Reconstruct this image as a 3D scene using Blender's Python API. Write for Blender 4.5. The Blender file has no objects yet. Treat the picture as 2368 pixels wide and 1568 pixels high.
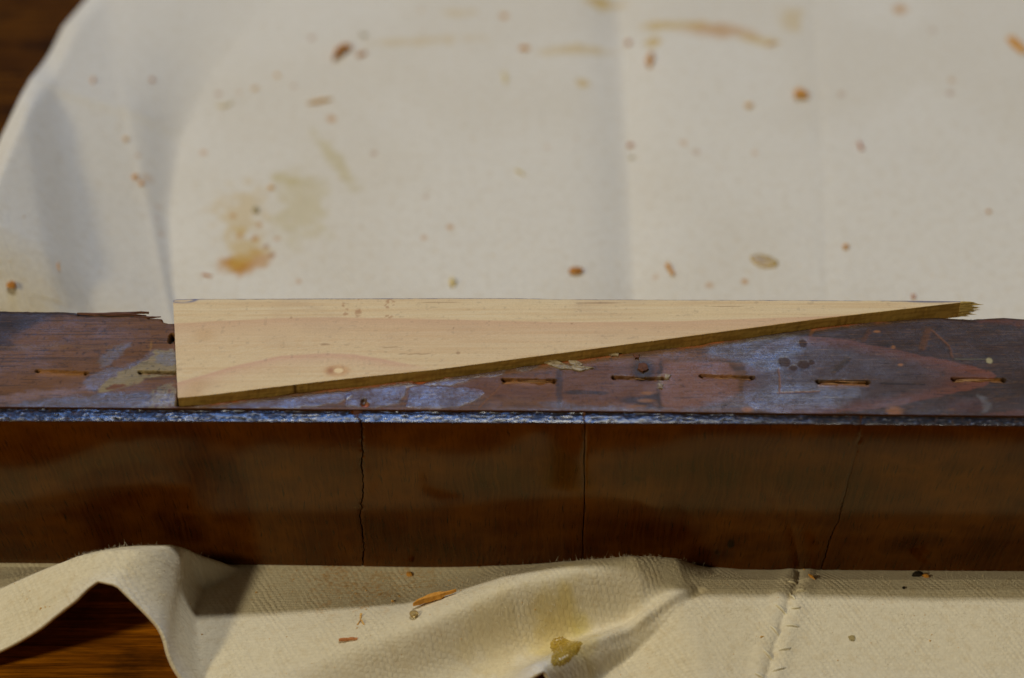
import bpy, math, random
import numpy as np

random.seed(7)
RNG = np.random.default_rng(11)
scene = bpy.context.scene
COL = scene.collection
MM = 0.001                                   # all sizes below are millimetres, scene unit is the metre

# ------------------------------------------------------------------ camera
PITCH = math.radians(45)
HFOV = math.radians(28)
CAM = np.array([0.0, -293.0, 363.0])
cd = bpy.data.cameras.new("camera")
cd.sensor_width = 36
cd.lens = 18 / math.tan(HFOV / 2)
cd.clip_start = 0.01
cd.clip_end = 20
cd.dof.use_dof = True
cd.dof.focus_distance = 0.448
cd.dof.aperture_fstop = 7.2
cam = bpy.data.objects.new("camera", cd)
cam.location = CAM * MM
cam.rotation_euler = (math.pi / 2 - PITCH, 0, 0)
COL.objects.link(cam)
scene.camera = cam

# ------------------------------------------------------------------ light
world = bpy.data.worlds.new("World")
scene.world = world
world.use_nodes = True
bg = world.node_tree.nodes["Background"]
bg.inputs[0].default_value = (1.0, 0.70, 0.38, 1)
bg.inputs[1].default_value = 0.028


def area(name, loc, target, size, size_y, power, color):
    ld = bpy.data.lights.new(name, 'AREA')
    ld.shape = 'RECTANGLE'
    ld.size, ld.size_y = size, size_y
    ld.energy = power
    ld.color = color
    o = bpy.data.objects.new(name, ld)
    from mathutils import Vector
    o.location = loc
    d = Vector(target) - Vector(loc)
    o.rotation_euler = d.to_track_quat('-Z', 'Y').to_euler()
    COL.objects.link(o)
    return o


area("overhead_lamp", (0.06, 0.60, 1.62), (0, 0.03, 0.03), 0.22, 0.07, 10.6, (1.0, 0.955, 0.83))
area("warm_lamp", (-1.40, -0.86, 1.36), (0, 0.03, 0.03), 0.20, 0.20, 16.5, (1.0, 0.84, 0.50))
area("window_light", (-0.26, 1.55, 1.62), (0, 0.03, 0.03), 0.95, 0.46, 14.5, (0.15, 0.38, 1.0))

scene.view_settings.view_transform = 'Standard'
scene.view_settings.look = 'None'
scene.view_settings.exposure = 0.0
scene.view_settings.gamma = 1.0
scene.render.engine = 'CYCLES'
scene.cycles.max_bounces = 8
scene.cycles.use_denoising = True

# ------------------------------------------------------------------ plan: survey sheet of the photograph (2367 wide) -> place on a level plane
FPX = 2367 / 2 / math.tan(HFOV / 2)
FW = np.array([0, math.cos(PITCH), -math.sin(PITCH)])
UP = np.array([0, math.sin(PITCH), math.cos(PITCH)])


def at(px, py, z=0.0):
    """point (mm) of the level plane z under a survey point"""
    d = FW * FPX + np.array([1.0, 0, 0]) * (px - 1183.5) + UP * (784 - py)
    return CAM + d * ((z - CAM[2]) / d[2])


def ats(pts, z=0.0):
    return np.array([at(x, y, z)[:2] for x, y in pts])


# ------------------------------------------------------------------ numeric helpers
def s2l(r, g, b):
    c = np.array([r, g, b]) / 255.0
    return np.where(c <= 0.04045, c / 12.92, ((c + 0.055) / 1.055) ** 2.4)


_tab = RNG.random((256, 256))


def vnoise(x, y):
    x = np.asarray(x, float); y = np.asarray(y, float)
    xi = np.floor(x).astype(int); yi = np.floor(y).astype(int)
    fx = x - xi; fy = y - yi
    fx = fx * fx * (3 - 2 * fx); fy = fy * fy * (3 - 2 * fy)
    a = _tab[xi & 255, yi & 255]; b = _tab[(xi + 1) & 255, yi & 255]
    c = _tab[xi & 255, (yi + 1) & 255]; d = _tab[(xi + 1) & 255, (yi + 1) & 255]
    return a + (b - a) * fx + (c - a) * fy + (a - b - c + d) * fx * fy


def fbm(x, y, octv=4, seed=0.0):
    t = 0; amp = 0.5; tot = 0
    for k in range(octv):
        t = t + amp * vnoise(x * 2 ** k + 17.3 * k + seed * 7.77, y * 2 ** k + 9.1 * k + seed * 3.33)
        tot += amp; amp *= 0.5
    return t / tot


def sstep(a, b, x):
    t = np.clip((x - a) / (b - a), 0, 1)
    return t * t * (3 - 2 * t)


def seg_dist(x, y, a, b):
    ax, ay = a; bx, by = b
    dx, dy = bx - ax, by - ay
    L2 = dx * dx + dy * dy + 1e-12
    t = np.clip(((x - ax) * dx + (y - ay) * dy) / L2, 0, 1)
    return np.hypot(x - ax - t * dx, y - ay - t * dy), t


def line_dist(x, y, pts):
    d = None
    for a, b in zip(pts[:-1], pts[1:]):
        q, _ = seg_dist(x, y, a, b)
        d = q if d is None else np.minimum(d, q)
    return d


def poly_sd(x, y, pts):
    """signed distance to a polygon, positive inside"""
    pts = np.asarray(pts)
    d = line_dist(x, y, list(pts) + [pts[0]])
    ins = np.zeros(np.shape(x), bool)
    n = len(pts)
    for i in range(n):
        x1, y1 = pts[i]; x2, y2 = pts[(i + 1) % n]
        c = ((y1 > y) != (y2 > y))
        with np.errstate(divide='ignore', invalid='ignore'):
            xc = (x2 - x1) * (y - y1) / (y2 - y1 + 1e-12) + x1
        ins ^= c & (x < xc)
    return np.where(ins, d, -d)


def curve(pts, col_in=0, col_out=1):
    p = np.asarray(pts, float)
    o = np.argsort(p[:, col_in])
    return lambda q: np.interp(q, p[o, col_in], p[o, col_out])


def mixc(c, col, m):
    m = np.clip(m, 0, 1)[..., None]
    return c * (1 - m) + np.asarray(col) * m


# ------------------------------------------------------------------ object helpers
def link(name, me, mat=None, parent=None):
    o = bpy.data.objects.new(name, me)
    COL.objects.link(o)
    if mat is not None and me is not None:
        me.materials.append(mat)
    if parent is not None:
        o.parent = parent
    return o


def thing(name, label, cat, loc=(0, 0, 0), group=None):
    o = bpy.data.objects.new(name, None)
    o.empty_display_size = 0.005
    COL.objects.link(o)
    o.location = np.array(loc) * MM
    o['label'] = label; o['category'] = cat
    if group:
        o['group'] = group
    return o


def tag(o, label, cat, group=None, kind=None):
    o['label'] = label; o['category'] = cat
    if group:
        o['group'] = group
    if kind:
        o['kind'] = kind


def mesh_np(name, verts, faces, smooth=True, attrs=None, uv=None, origin=(0, 0, 0)):
    verts = (np.asarray(verts, float) - np.array(origin)) * MM
    faces = np.asarray(faces, np.int32)
    k = faces.shape[1]
    me = bpy.data.meshes.new(name)
    me.vertices.add(len(verts)); me.vertices.foreach_set("co", verts.astype(np.float32).ravel())
    me.loops.add(faces.size); me.loops.foreach_set("vertex_index", faces.ravel())
    me.polygons.add(len(faces))
    me.polygons.foreach_set("loop_start", np.arange(0, faces.size, k, dtype=np.int32))
    me.polygons.foreach_set("loop_total", np.full(len(faces), k, np.int32))
    me.update(calc_edges=True)
    me.polygons.foreach_set("use_smooth", np.full(len(faces), smooth))
    for an, val in (attrs or {}).items():
        val = np.asarray(val, np.float32)
        if val.ndim == 2:
            a = me.attributes.new(an, 'FLOAT_COLOR', 'POINT')
            a.data.foreach_set("color", np.concatenate([val, np.ones((len(val), 1), np.float32)], 1).ravel())
        else:
            a = me.attributes.new(an, 'FLOAT', 'POINT')
            a.data.foreach_set("value", val)
    if uv is not None:
        a = me.attributes.new("flat", 'FLOAT_VECTOR', 'POINT')
        a.data.foreach_set("vector", np.concatenate([uv, np.zeros((len(uv), 1))], 1).astype(np.float32).ravel())
    me.validate()
    return me


def grid_faces(nr, nc, off=0, flip=False):
    i = np.arange(nr - 1)[:, None] * nc + np.arange(nc - 1)[None, :]
    f = np.stack([i, i + 1, i + nc + 1, i + nc], -1).reshape(-1, 4) + off
    return f[:, ::-1] if flip else f


# ------------------------------------------------------------------ materials
class N:
    """short-hand node builder"""
    def __init__(s, name):
        s.m = bpy.data.materials.new(name); s.m.use_nodes = True
        s.t = s.m.node_tree
        s.b = s.t.nodes["Principled BSDF"]

    def n(s, typ, ins=None, **kw):
        nd = s.t.nodes.new(typ)
        for k, v in kw.items():
            setattr(nd, k, v)
        for k, v in (ins or {}).items():
            s.put(nd.inputs[k], v)
        return nd

    def put(s, sock, v):
        if isinstance(v, bpy.types.NodeSocket):
            s.t.links.new(v, sock)
        else:
            sock.default_value = v

    def math(s, op, a, b=0.0, clamp=False):
        nd = s.n('ShaderNodeMath', operation=op, use_clamp=clamp)
        s.put(nd.inputs[0], a); s.put(nd.inputs[1], b)
        return nd.outputs[0]

    def noise(s, vec, scale, detail=4, rough=0.55, out=0):
        return s.n('ShaderNodeTexNoise', {'Vector': vec, 'Scale': scale, 'Detail': detail, 'Roughness': rough}).outputs[out]

    def map(s, vec, scale=(1, 1, 1), rot=(0, 0, 0)):
        return s.n('ShaderNodeMapping', {'Vector': vec, 'Scale': scale, 'Rotation': rot}).outputs[0]

    def ramp(s, fac, stops):
        nd = s.n('ShaderNodeValToRGB', {'Fac': fac})
        el = nd.color_ramp.elements
        while len(el) < len(stops):
            el.new(0.5)
        for e, (p, c) in zip(el, stops):
            e.position = p
            e.color = tuple(c) + (1,) if len(c) == 3 else c
        return nd.outputs[0]

    def mix(s, fac, a, b, mode='MIX'):
        nd = s.n('ShaderNodeMix', data_type='RGBA', blend_type=mode)
        s.put(nd.inputs[0], fac)
        for sock, v in ((nd.inputs[6], a), (nd.inputs[7], b)):
            if not isinstance(v, bpy.types.NodeSocket):
                v = tuple(v) + (1,) if len(v) == 3 else v
            s.put(sock, v)
        return nd.outputs[2]

    def attr(s, name, out='Color'):
        return s.n('ShaderNodeAttribute', attribute_name=name).outputs[out]

    def remap(s, v, a, b, c, d):
        return s.n('ShaderNodeMapRange', {0: v, 1: a, 2: b, 3: c, 4: d}).outputs[0]

    def bump(s, h, dist, strength=1.0, normal=None):
        ins = {'Height': h, 'Distance': dist, 'Strength': strength}
        if normal is not None:
            ins['Normal'] = normal
        return s.n('ShaderNodeBump', ins).outputs[0]

    def set(s, **kw):
        for k, v in kw.items():
            sock = s.b.inputs[k]
            if isinstance(v, (tuple, list, np.ndarray)) and len(v) == 3 and sock.type == 'RGBA':
                v = tuple(v) + (1,)
            s.put(sock, v)
        return s.m

    def objmm(s):
        o = s.n('ShaderNodeTexCoord').outputs['Object']
        return s.map(o, (1000, 1000, 1000))


def mat_cloth():
    k = N("canvas_twill")
    fl = k.attr("flat", 'Vector')
    warp = k.n('ShaderNodeVectorMath', {0: k.noise(fl, 0.35, 2, out=1), 1: (0.5, 0.5, 0.5)}, operation='SUBTRACT').outputs[0]
    warp = k.n('ShaderNodeVectorMath', {0: warp, 'Scale': 1.3}, operation='SCALE').outputs[0]
    w2 = k.n('ShaderNodeVectorMath', {0: k.noise(fl, 2.2, 2, out=1), 1: (0.5, 0.5, 0.5)}, operation='SUBTRACT').outputs[0]
    w2 = k.n('ShaderNodeVectorMath', {0: w2, 'Scale': 0.26}, operation='SCALE').outputs[0]
    v = k.n('ShaderNodeVectorMath', {0: fl, 1: warp}, operation='ADD').outputs[0]
    v = k.n('ShaderNodeVectorMath', {0: v, 1: w2}, operation='ADD').outputs[0]
    sep = k.n('ShaderNodeSeparateXYZ', {0: v})
    x, y = sep.outputs[0], sep.outputs[1]
    # short floats of yarn in staggered rows; the stagger makes the twill diagonal
    row = k.math('DIVIDE', y, 0.84)
    rf = k.math('FLOOR', row)
    ry = k.math('SINE', k.math('MULTIPLY', k.math('FRACT', row), math.pi))
    dash = k.math('FRACT', k.math('ADD', k.math('DIVIDE', x, 1.25), k.math('MULTIPLY', rf, 0.36)))
    dh = k.math('POWER', k.math('SINE', k.math('MULTIPLY', dash, math.pi)), 0.55)
    dg = k.math('ADD', k.math('DIVIDE', x, 1.42), k.math('MULTIPLY', y, 0.40))
    rib = k.math('SINE', k.math('MULTIPLY', dg, 2 * math.pi))
    ribw = k.remap(k.noise(fl, 0.04, 2), 0.40, 0.60, 0.10, 0.25)
    h = k.math('ADD', k.math('MULTIPLY', rib, ribw), k.math('MULTIPLY', k.math('SUBTRACT', k.math('MULTIPLY', dh, k.math('ADD', 0.35, k.math('MULTIPLY', ry, 0.65))), 0.55), 0.85))
    fuzz = k.noise(fl, 3.2, 4, 0.7)
    patch = k.remap(k.noise(fl, 0.09, 2), 0.35, 0.65, 0.45, 1.0)
    h = k.math('MULTIPLY', h, patch)
    mot = k.noise(fl, 0.75, 4, 0.62)
    pill = k.noise(fl, 0.42, 5, 0.68)
    h2 = k.math('ADD', k.math('ADD', h, k.math('MULTIPLY', fuzz, 1.0)), k.math('MULTIPLY', mot, 1.3))
    nb = k.bump(h2, 0.00021, 0.52)
    colr = k.attr("col")
    shade = k.remap(h, -0.6, 0.6, 0.91, 1.03)
    shade = k.math('MULTIPLY', shade, k.remap(fuzz, 0.2, 0.8, 0.95, 1.06))
    shade = k.math('MULTIPLY', shade, k.remap(mot, 0.25, 0.75, 0.90, 1.07))
    grey = k.n('ShaderNodeCombineColor', {0: shade, 1: shade, 2: shade}).outputs[0]
    base = k.mix(1.0, colr, grey, 'MULTIPLY')
    base = k.mix(k.remap(pill, 0.50, 0.70, 0, 0.32), base, s2l(200, 178, 136))
    # fine flecks of dust in the weave
    fleck = k.noise(fl, 2.6, 1, 0.5)
    fm = k.math('MULTIPLY', k.remap(fleck, 0.73, 0.79, 0, 1), 0.38)
    base = k.mix(fm, base, s2l(196, 150, 80))
    return k.set(**{'Base Color': base, 'Roughness': 0.95, 'Specular IOR Level': 0.12, 'Normal': nb,
                    'Sheen Weight': 0.12, 'Sheen Roughness': 0.5})


def mat_attr_wood(name, grain=(0.35, 7, 1), amt=0.25, bump=0.00006, rough=0.55, spec=0.4):
    """colour, film and pores come from the painted wear map; fine grain from noise"""
    k = N(name)
    p = k.objmm()
    g = k.noise(k.map(p, grain), 1.0, 5, 0.62)
    g2 = k.noise(p, 3.5, 3, 0.6)
    sh = k.math('MULTIPLY', k.remap(g, 0.25, 0.75, 1 - amt, 1 + amt), k.remap(g2, 0.25, 0.75, 0.9, 1.1))
    grey = k.n('ShaderNodeCombineColor', {0: sh, 1: sh, 2: sh}).outputs[0]
    base = k.mix(1.0, k.attr("col"), grey, 'MULTIPLY')
    return k, p, g, g2, base


def mat_top():
    k, p, g, g2, base = mat_attr_wood("worn_softwood", (0.16, 4.2, 1), 0.30)
    film = k.attr("film", 'Fac')
    grit = k.noise(p, 2.6, 4, 0.7)
    sand = k.noise(p, 6.5, 2, 0.7)
    h = k.math('ADD', k.math('MULTIPLY', g, 0.6), k.math('MULTIPLY', grit, 0.9))
    h = k.math('ADD', h, k.math('MULTIPLY', sand, 0.5))
    nb = k.bump(h, k.remap(film, 0, 1, 0.00009, 0.000045), 1.0)
    r = k.remap(film, 0, 1, 0.60, 0.27)
    return k.set(**{'Base Color': base, 'Roughness': r, 'Specular IOR Level': k.remap(film, 0, 1, 0.18, 0.75),
                    'Coat Weight': k.math('MULTIPLY', film, 0.8), 'Coat Roughness': 0.27, 'Normal': nb, 'Coat Normal': nb})


def mat_facing():
    k = N("varnished_veneer")
    p = k.objmm()
    sep = k.n('ShaderNodeSeparateXYZ', {0: p})
    x, z = sep.outputs[0], sep.outputs[2]
    # pores run up the face, fanning very slightly
    xf = k.math('ADD', x, k.math('MULTIPLY', k.math('MULTIPLY', x, 0.0014), k.math('SUBTRACT', 46.0, z)))
    wob = k.math('MULTIPLY', k.math('SUBTRACT', k.noise(k.map(p, (0.12, 1, 0.09)), 1.0, 3), 0.5), 3.0)
    xf = k.math('ADD', xf, wob)
    v = k.n('ShaderNodeCombineXYZ', {0: xf, 1: 0.0, 2: z}).outputs[0]
    pores = k.noise(k.map(v, (3.3, 1, 0.22)), 1.0, 3, 0.55)
    fine = k.noise(k.map(v, (1.6, 1, 0.05)), 1.0, 4, 0.6)
    blot = k.noise(k.map(v, (0.035, 1, 0.05)), 1.0, 3, 0.55)
    cloud = k.noise(k.map(v, (0.11, 1, 0.14)), 1.0, 4, 0.6)
    c = k.ramp(blot, [(0.30, s2l(38, 13, 2)), (0.45, s2l(68, 29, 2)), (0.58, s2l(94, 50, 3)), (0.72, s2l(54, 19, 2))])
    c = k.mix(k.remap(cloud, 0.38, 0.75, 0, 0.40), c, s2l(54, 18, 4))
    c = k.mix(k.remap(fine, 0.40, 0.72, 0, 0.35), c, s2l(108, 60, 10))
    c = k.mix(k.remap(pores, 0.57, 0.68, 0, 0.85), c, s2l(22, 16, 10))
    sc = k.noise(k.map(p, (0.9, 1, 0.9), (0, 0.9, 0)), 0.6, 5, 0.75)
    c = k.mix(k.remap(sc, 0.66, 0.74, 0, 0.22), c, s2l(140, 110, 60))
    for mx, mz, ra, rb, am in ((48.4, 9.9, 0.9, 1.7, 0.9), (45.4, 7.0, 0.5, 1.0, 0.5), (27.0, 30.5, 1.6, 0.9, 0.35)):
        rr = k.n('ShaderNodeVectorMath', {0: k.n('ShaderNodeCombineXYZ', {0: k.math('DIVIDE', k.math('SUBTRACT', x, mx), ra), 1: k.math('DIVIDE', k.math('SUBTRACT', z, mz), rb)}).outputs[0]}, operation='LENGTH').outputs['Value']
        c = k.mix(k.remap(rr, 0.6, 1.2, am, 0), c, s2l(18, 11, 8))
    edge = k.attr("edge", 'Fac')
    grit = k.noise(p, 2.4, 4, 0.75)
    speck = k.noise(p, 1.1, 3, 0.6)
    dirt = k.attr('dirt', 'Fac')
    clean = k.math('MULTIPLY', k.math('SUBTRACT', 1.0, dirt), k.remap(grit, 0.30, 0.50, 0.45, 1.0), clamp=True)
    ce = k.ramp(grit, [(0.38, s2l(10, 9, 9)), (0.54, s2l(28, 25, 24)), (0.72, s2l(62, 54, 48))])
    ce = k.mix(k.remap(speck, 0.52, 0.66, 0, 0.6), ce, s2l(84, 62, 44))
    ce = k.mix(clean, ce, s2l(32, 27, 34))
    base = k.mix(edge, c, ce)
    hb = k.math('ADD', k.math('MULTIPLY', k.math('MULTIPLY', grit, edge), 1.1), k.math('MULTIPLY', pores, -0.10))
    hb = k.math('ADD', hb, k.math('MULTIPLY', k.noise(p, 0.16, 2), 0.25))
    nb = k.bump(hb, 0.00005, 1.0)
    r = k.remap(edge, 0, 1, 0.34, 0.34)
    film = k.attr("film", 'Fac')
    tint = k.mix(edge, (1.0, 0.80, 0.30), (1, 1, 1))
    return k.set(**{'Base Color': base, 'Roughness': k.math('ADD', k.remap(edge, 0, 1, 0.13, 0.27), k.math('MULTIPLY', k.math('SUBTRACT', 1.0, film), 0.3)),
                    'Specular IOR Level': k.math('MULTIPLY', k.remap(edge, 0, 1, 0.42, k.remap(clean, 0, 1, 0.15, 0.7)), k.remap(film, 0, 1, 0.25, 1)),
                    'Specular Tint': tint,
                    'Coat Weight': k.math('MULTIPLY', k.remap(edge, 0, 1, 0.0, clean), film),
                    'Coat Roughness': 0.25, 'Normal': nb, 'Coat Normal': nb})


def mat_pine():
    k, p, g, g2, base = mat_attr_wood("new_pine", (0.10, 3.4, 3.4), 0.04)
    nb = k.bump(k.math('ADD', k.math('MULTIPLY', g, 0.5), k.math('MULTIPLY', g2, 0.4)), 0.00010, 0.35)
    pore = k.noise(k.map(p, (0.22, 6.5, 6.5)), 1.0, 2, 0.5)
    base = k.mix(k.remap(pore, 0.66, 0.78, 0, 0.22), base, s2l(170, 116, 62))
    return k.set(**{'Base Color': base, 'Roughness': 0.62, 'Specular IOR Level': 0.25, 'Normal': nb,
                    'Subsurface Weight': 0.0})


def mat_plain_wood(name, c1, c2, scale=(0.5, 3, 3), rough=0.7, bump=0.00012):
    k = N(name)
    p = k.objmm()
    g = k.noise(k.map(p, scale), 1.0, 5, 0.65)
    c = k.ramp(g, [(0.30, c1), (0.70, c2)])
    return k.set(**{'Base Color': c, 'Roughness': rough, 'Specular IOR Level': 0.3, 'Normal': k.bump(g, bump, 0.8)})


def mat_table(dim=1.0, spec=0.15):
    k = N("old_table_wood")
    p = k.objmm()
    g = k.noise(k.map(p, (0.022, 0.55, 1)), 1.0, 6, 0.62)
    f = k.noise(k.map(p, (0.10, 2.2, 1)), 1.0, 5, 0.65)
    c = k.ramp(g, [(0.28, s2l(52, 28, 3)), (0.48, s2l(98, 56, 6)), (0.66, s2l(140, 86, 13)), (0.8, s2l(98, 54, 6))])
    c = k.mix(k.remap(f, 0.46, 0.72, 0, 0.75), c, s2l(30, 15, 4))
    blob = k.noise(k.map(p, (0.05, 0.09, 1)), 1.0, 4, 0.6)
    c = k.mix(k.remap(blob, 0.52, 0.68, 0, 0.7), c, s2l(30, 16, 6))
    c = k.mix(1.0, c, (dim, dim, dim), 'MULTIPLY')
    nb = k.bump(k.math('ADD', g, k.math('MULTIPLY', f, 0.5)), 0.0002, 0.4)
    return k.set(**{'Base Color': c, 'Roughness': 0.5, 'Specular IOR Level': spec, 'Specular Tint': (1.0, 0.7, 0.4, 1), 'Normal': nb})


M_CLOTH = mat_cloth()
M_TOP = mat_top()
M_FACE = mat_facing()
M_PINE = mat_pine()
M_TABLE_LIT = mat_table(2.1)  # front of the table: lamplight put into the wood colour
M_TABLE_SHADED = mat_table(0.55, 0.03)  # same wood darkened: shade at the far end put into the colour
M_FIBRE = N("cotton_fibre").set(**{'Base Color': s2l(232, 226, 210), 'Roughness': 0.9, 'Specular IOR Level': 0.1})
M_CORE = mat_plain_wood("raw_old_wood", s2l(74, 40, 20), s2l(132, 78, 36), (0.3, 3, 3))
M_SPLINT = mat_plain_wood("dark_splinter_wood", s2l(64, 38, 24), s2l(118, 72, 42), (0.25, 4, 4))
M_TORN = mat_plain_wood("torn_wood", s2l(150, 102, 56), s2l(204, 164, 112), (0.4, 5, 5))
M_PSPL = mat_plain_wood("pale_splinter_wood", s2l(176, 150, 84), s2l(214, 190, 124), (0.3, 4, 4))


# ------------------------------------------------------------------ the table
def box(name, x0, x1, y0, y1, z0, z1, mat, parent=None, bev=0.0):
    import bmesh
    bm = bmesh.new()
    bmesh.ops.create_cube(bm, size=1.0)
    for v in bm.verts:
        v.co.x = (x0 if v.co.x < 0 else x1) * MM
        v.co.y = (y0 if v.co.y < 0 else y1) * MM
        v.co.z = (z0 if v.co.z < 0 else z1) * MM
    if bev:
        bmesh.ops.bevel(bm, geom=list(bm.edges), offset=bev * MM, segments=2, affect='EDGES')
    me = bpy.data.meshes.new(name); bm.to_mesh(me); bm.free()
    return link(name, me, mat, parent)


table = thing("table_top", "dark brown varnished wooden table top showing past the cloth edges", "table", (0, 0, -1.7))
del table['category']
table['kind'] = 'structure'
for y0, y1, m in ((-420, -190, M_TABLE_LIT), (-189.6, 96, M_TABLE_LIT), (96.4, 360, M_TABLE_SHADED), (360.4, 620, M_TABLE_SHADED)):  # top split so front is painted lit, rear painted shaded
    pk = box("table_section", -620, 620, y0, y1, -26.3, 0.0, m, table, bev=0.5)

# ------------------------------------------------------------------ the drop cloth: flat sheet with folds
HX = lambda x: 46.0 + 1.5 * (np.asarray(x, float) + 110) / 220          # height of the rail


def ridge(x, y, path, wl, wr, crisp=False):
    """path rows: x, y, height. wl / wr: widths left and right of the walking direction, one per path point"""
    best = np.full(np.shape(x), 1e9); hh = np.zeros(np.shape(x)); w = np.ones(np.shape(x)); sg = np.zeros(np.shape(x))
    P = np.asarray(path, float); n = len(P)
    wl = np.broadcast_to(wl, (n,)); wr = np.broadcast_to(wr, (n,))
    for i in range(n - 1):
        a, b = P[i], P[i + 1]
        d, t = seg_dist(x, y, a[:2], b[:2])
        side = (b[0] - a[0]) * (y - a[1]) - (b[1] - a[1]) * (x - a[0])
        ww = np.where(side > 0, wl[i] + (wl[i + 1] - wl[i]) * t, wr[i] + (wr[i + 1] - wr[i]) * t)
        m = d < best
        best = np.where(m, d, best); hh = np.where(m, a[2] + (b[2] - a[2]) * t, hh); w = np.where(m, ww, w); sg = np.where(m, side, sg)
    q = best / w
    soft = np.exp(-np.abs(q) ** 2.1 * 0.95)
    if crisp:
        hard = np.clip(1 - np.clip(q / 1.25, 0, 1) ** 1.5, 0, 1)
        soft = np.where(sg < 0, hard, soft)
    return hh * soft


CREST = np.array([(-60, -87, 20), (-34, -86.5, 21), (-23, -84.5, 22), (-15, -81.5, 21.5), (-10, -77, 17), (-7, -72, 11.5), (-4, -66, 4), (-2.5, -63, 0), (5, -62, 0)], float)
FOOT = np.array([(-60, -60), (-33, -65.5), (-23, -68), (-16, -69.5), (-9, -68.5), (-5, -63), (-3, -61), (5, -60)], float)
MOUND = [tuple(at(a, b, z)[:2]) + (z,) for a, b, z in [(430, 1660, 2), (600, 1570, 4.5), (780, 1505, 7), (960, 1446, 9.5), (1080, 1396, 11.5), (1180, 1354, 13), (1330, 1318, 14),
                                                    (1470, 1296, 14), (1565, 1296, 10.5), (1650, 1326, 2.5), (1720, 1334, 0)]]
MOUND_WL = [24, 20, 16, 11.5, 10.5, 10, 9.2, 7, 4.5, 3, 3]
MOUND_WR = [11, 8, 6.6, 5.6, 5.4, 5.4, 5.8, 7, 7, 6, 6]
LOBE = [tuple(at(a, b, z)[:2]) + (z,) for a, b, z in [(1222, 1640, 13.5), (1256, 1546, 12.5), (1340, 1500, 9.0), (1420, 1470, 6.8), (1500, 1441, 5.0), (1560, 1418, 3.2), (1604, 1400, 0.6)]]
CREASE = ats([(1330, 1560), (1430, 1508), (1515, 1466), (1590, 1424), (1612, 1408)], 1)
SEAM_PTS = [((2700 + a * .5895) / 1.7304, (2100 + b * .5895) / 1.7304) for a, b in
            [(838, 330), (830, 400), (820, 450), (815, 500), (790, 565), (755, 620), (745, 690), (710, 770), (695, 850), (665, 920), (650, 990), (636, 1045), (610, 1120)]]
SEAM = ats(SEAM_PTS, 1.0)
R1 = ats([(235, -120), (255, 50), (292, 250), (340, 480), (385, 690), (420, 850)], 7)
B1 = ats([(760, -120), (640, 0), (500, 180), (420, 350), (395, 520), (405, 690), (440, 850)], 0)
r1_x = curve(R1, 1, 0)
b1_x = curve(B1, 1, 0)
ARC = np.array([at(a, b, z)[:2] for a, b, z in [(640, -160, 0), (420, -90, 0), (245, 0, 3), (152, 100, 9), (78, 215, 17), (0, 345, 23), (-60, 490, 26), (-110, 640, 26)]])
arc_x = curve(list(map(tuple, ARC)) + [(-190, 60), (-215, 0), (-220, -80)], 1, 0)

CR = ats([(1425, -60), (1432, 60), (1448, 330), (1465, 690), (1475, 800)], 0)
CR2 = ats([(1872, -60), (1882, 100), (1896, 350), (1910, 690), (1916, 800)], 0)
cr_x = curve(CR, 1, 0)
cr2_x = curve(CR2, 1, 0)


def arch(x, y):
    """the fold that stands up as an arch at the hem"""
    xc = np.interp(y, CREST[:, 0], CREST[:, 1]); hc = np.interp(y, CREST[:, 0], CREST[:, 2]); xf = np.interp(y, FOOT[:, 0], FOOT[:, 1])
    dl = np.clip(xc - x, 0, None)
    lf = np.interp(dl, [0, 3, 6, 12, 20, 30, 42, 55, 80], [1, 0.998, 0.98, 0.89, 0.68, 0.38, 0.20, 0.09, 0])
    dr = np.interp(dl, [0, 5, 12, 20, 30], [0.04, 0.10, 0.28, 0.45, 0.60])
    left = hc * lf * (1 - dr * sstep(-12.5, -31, y))
    q = np.clip((x - xc) / np.maximum(xf - xc, 0.5), 0, 1)
    right = hc * (1 - q ** 1.7) * (1 - 0.04 * sstep(-12.5, -31, y))
    return np.where(x < xc, left, right)


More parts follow.
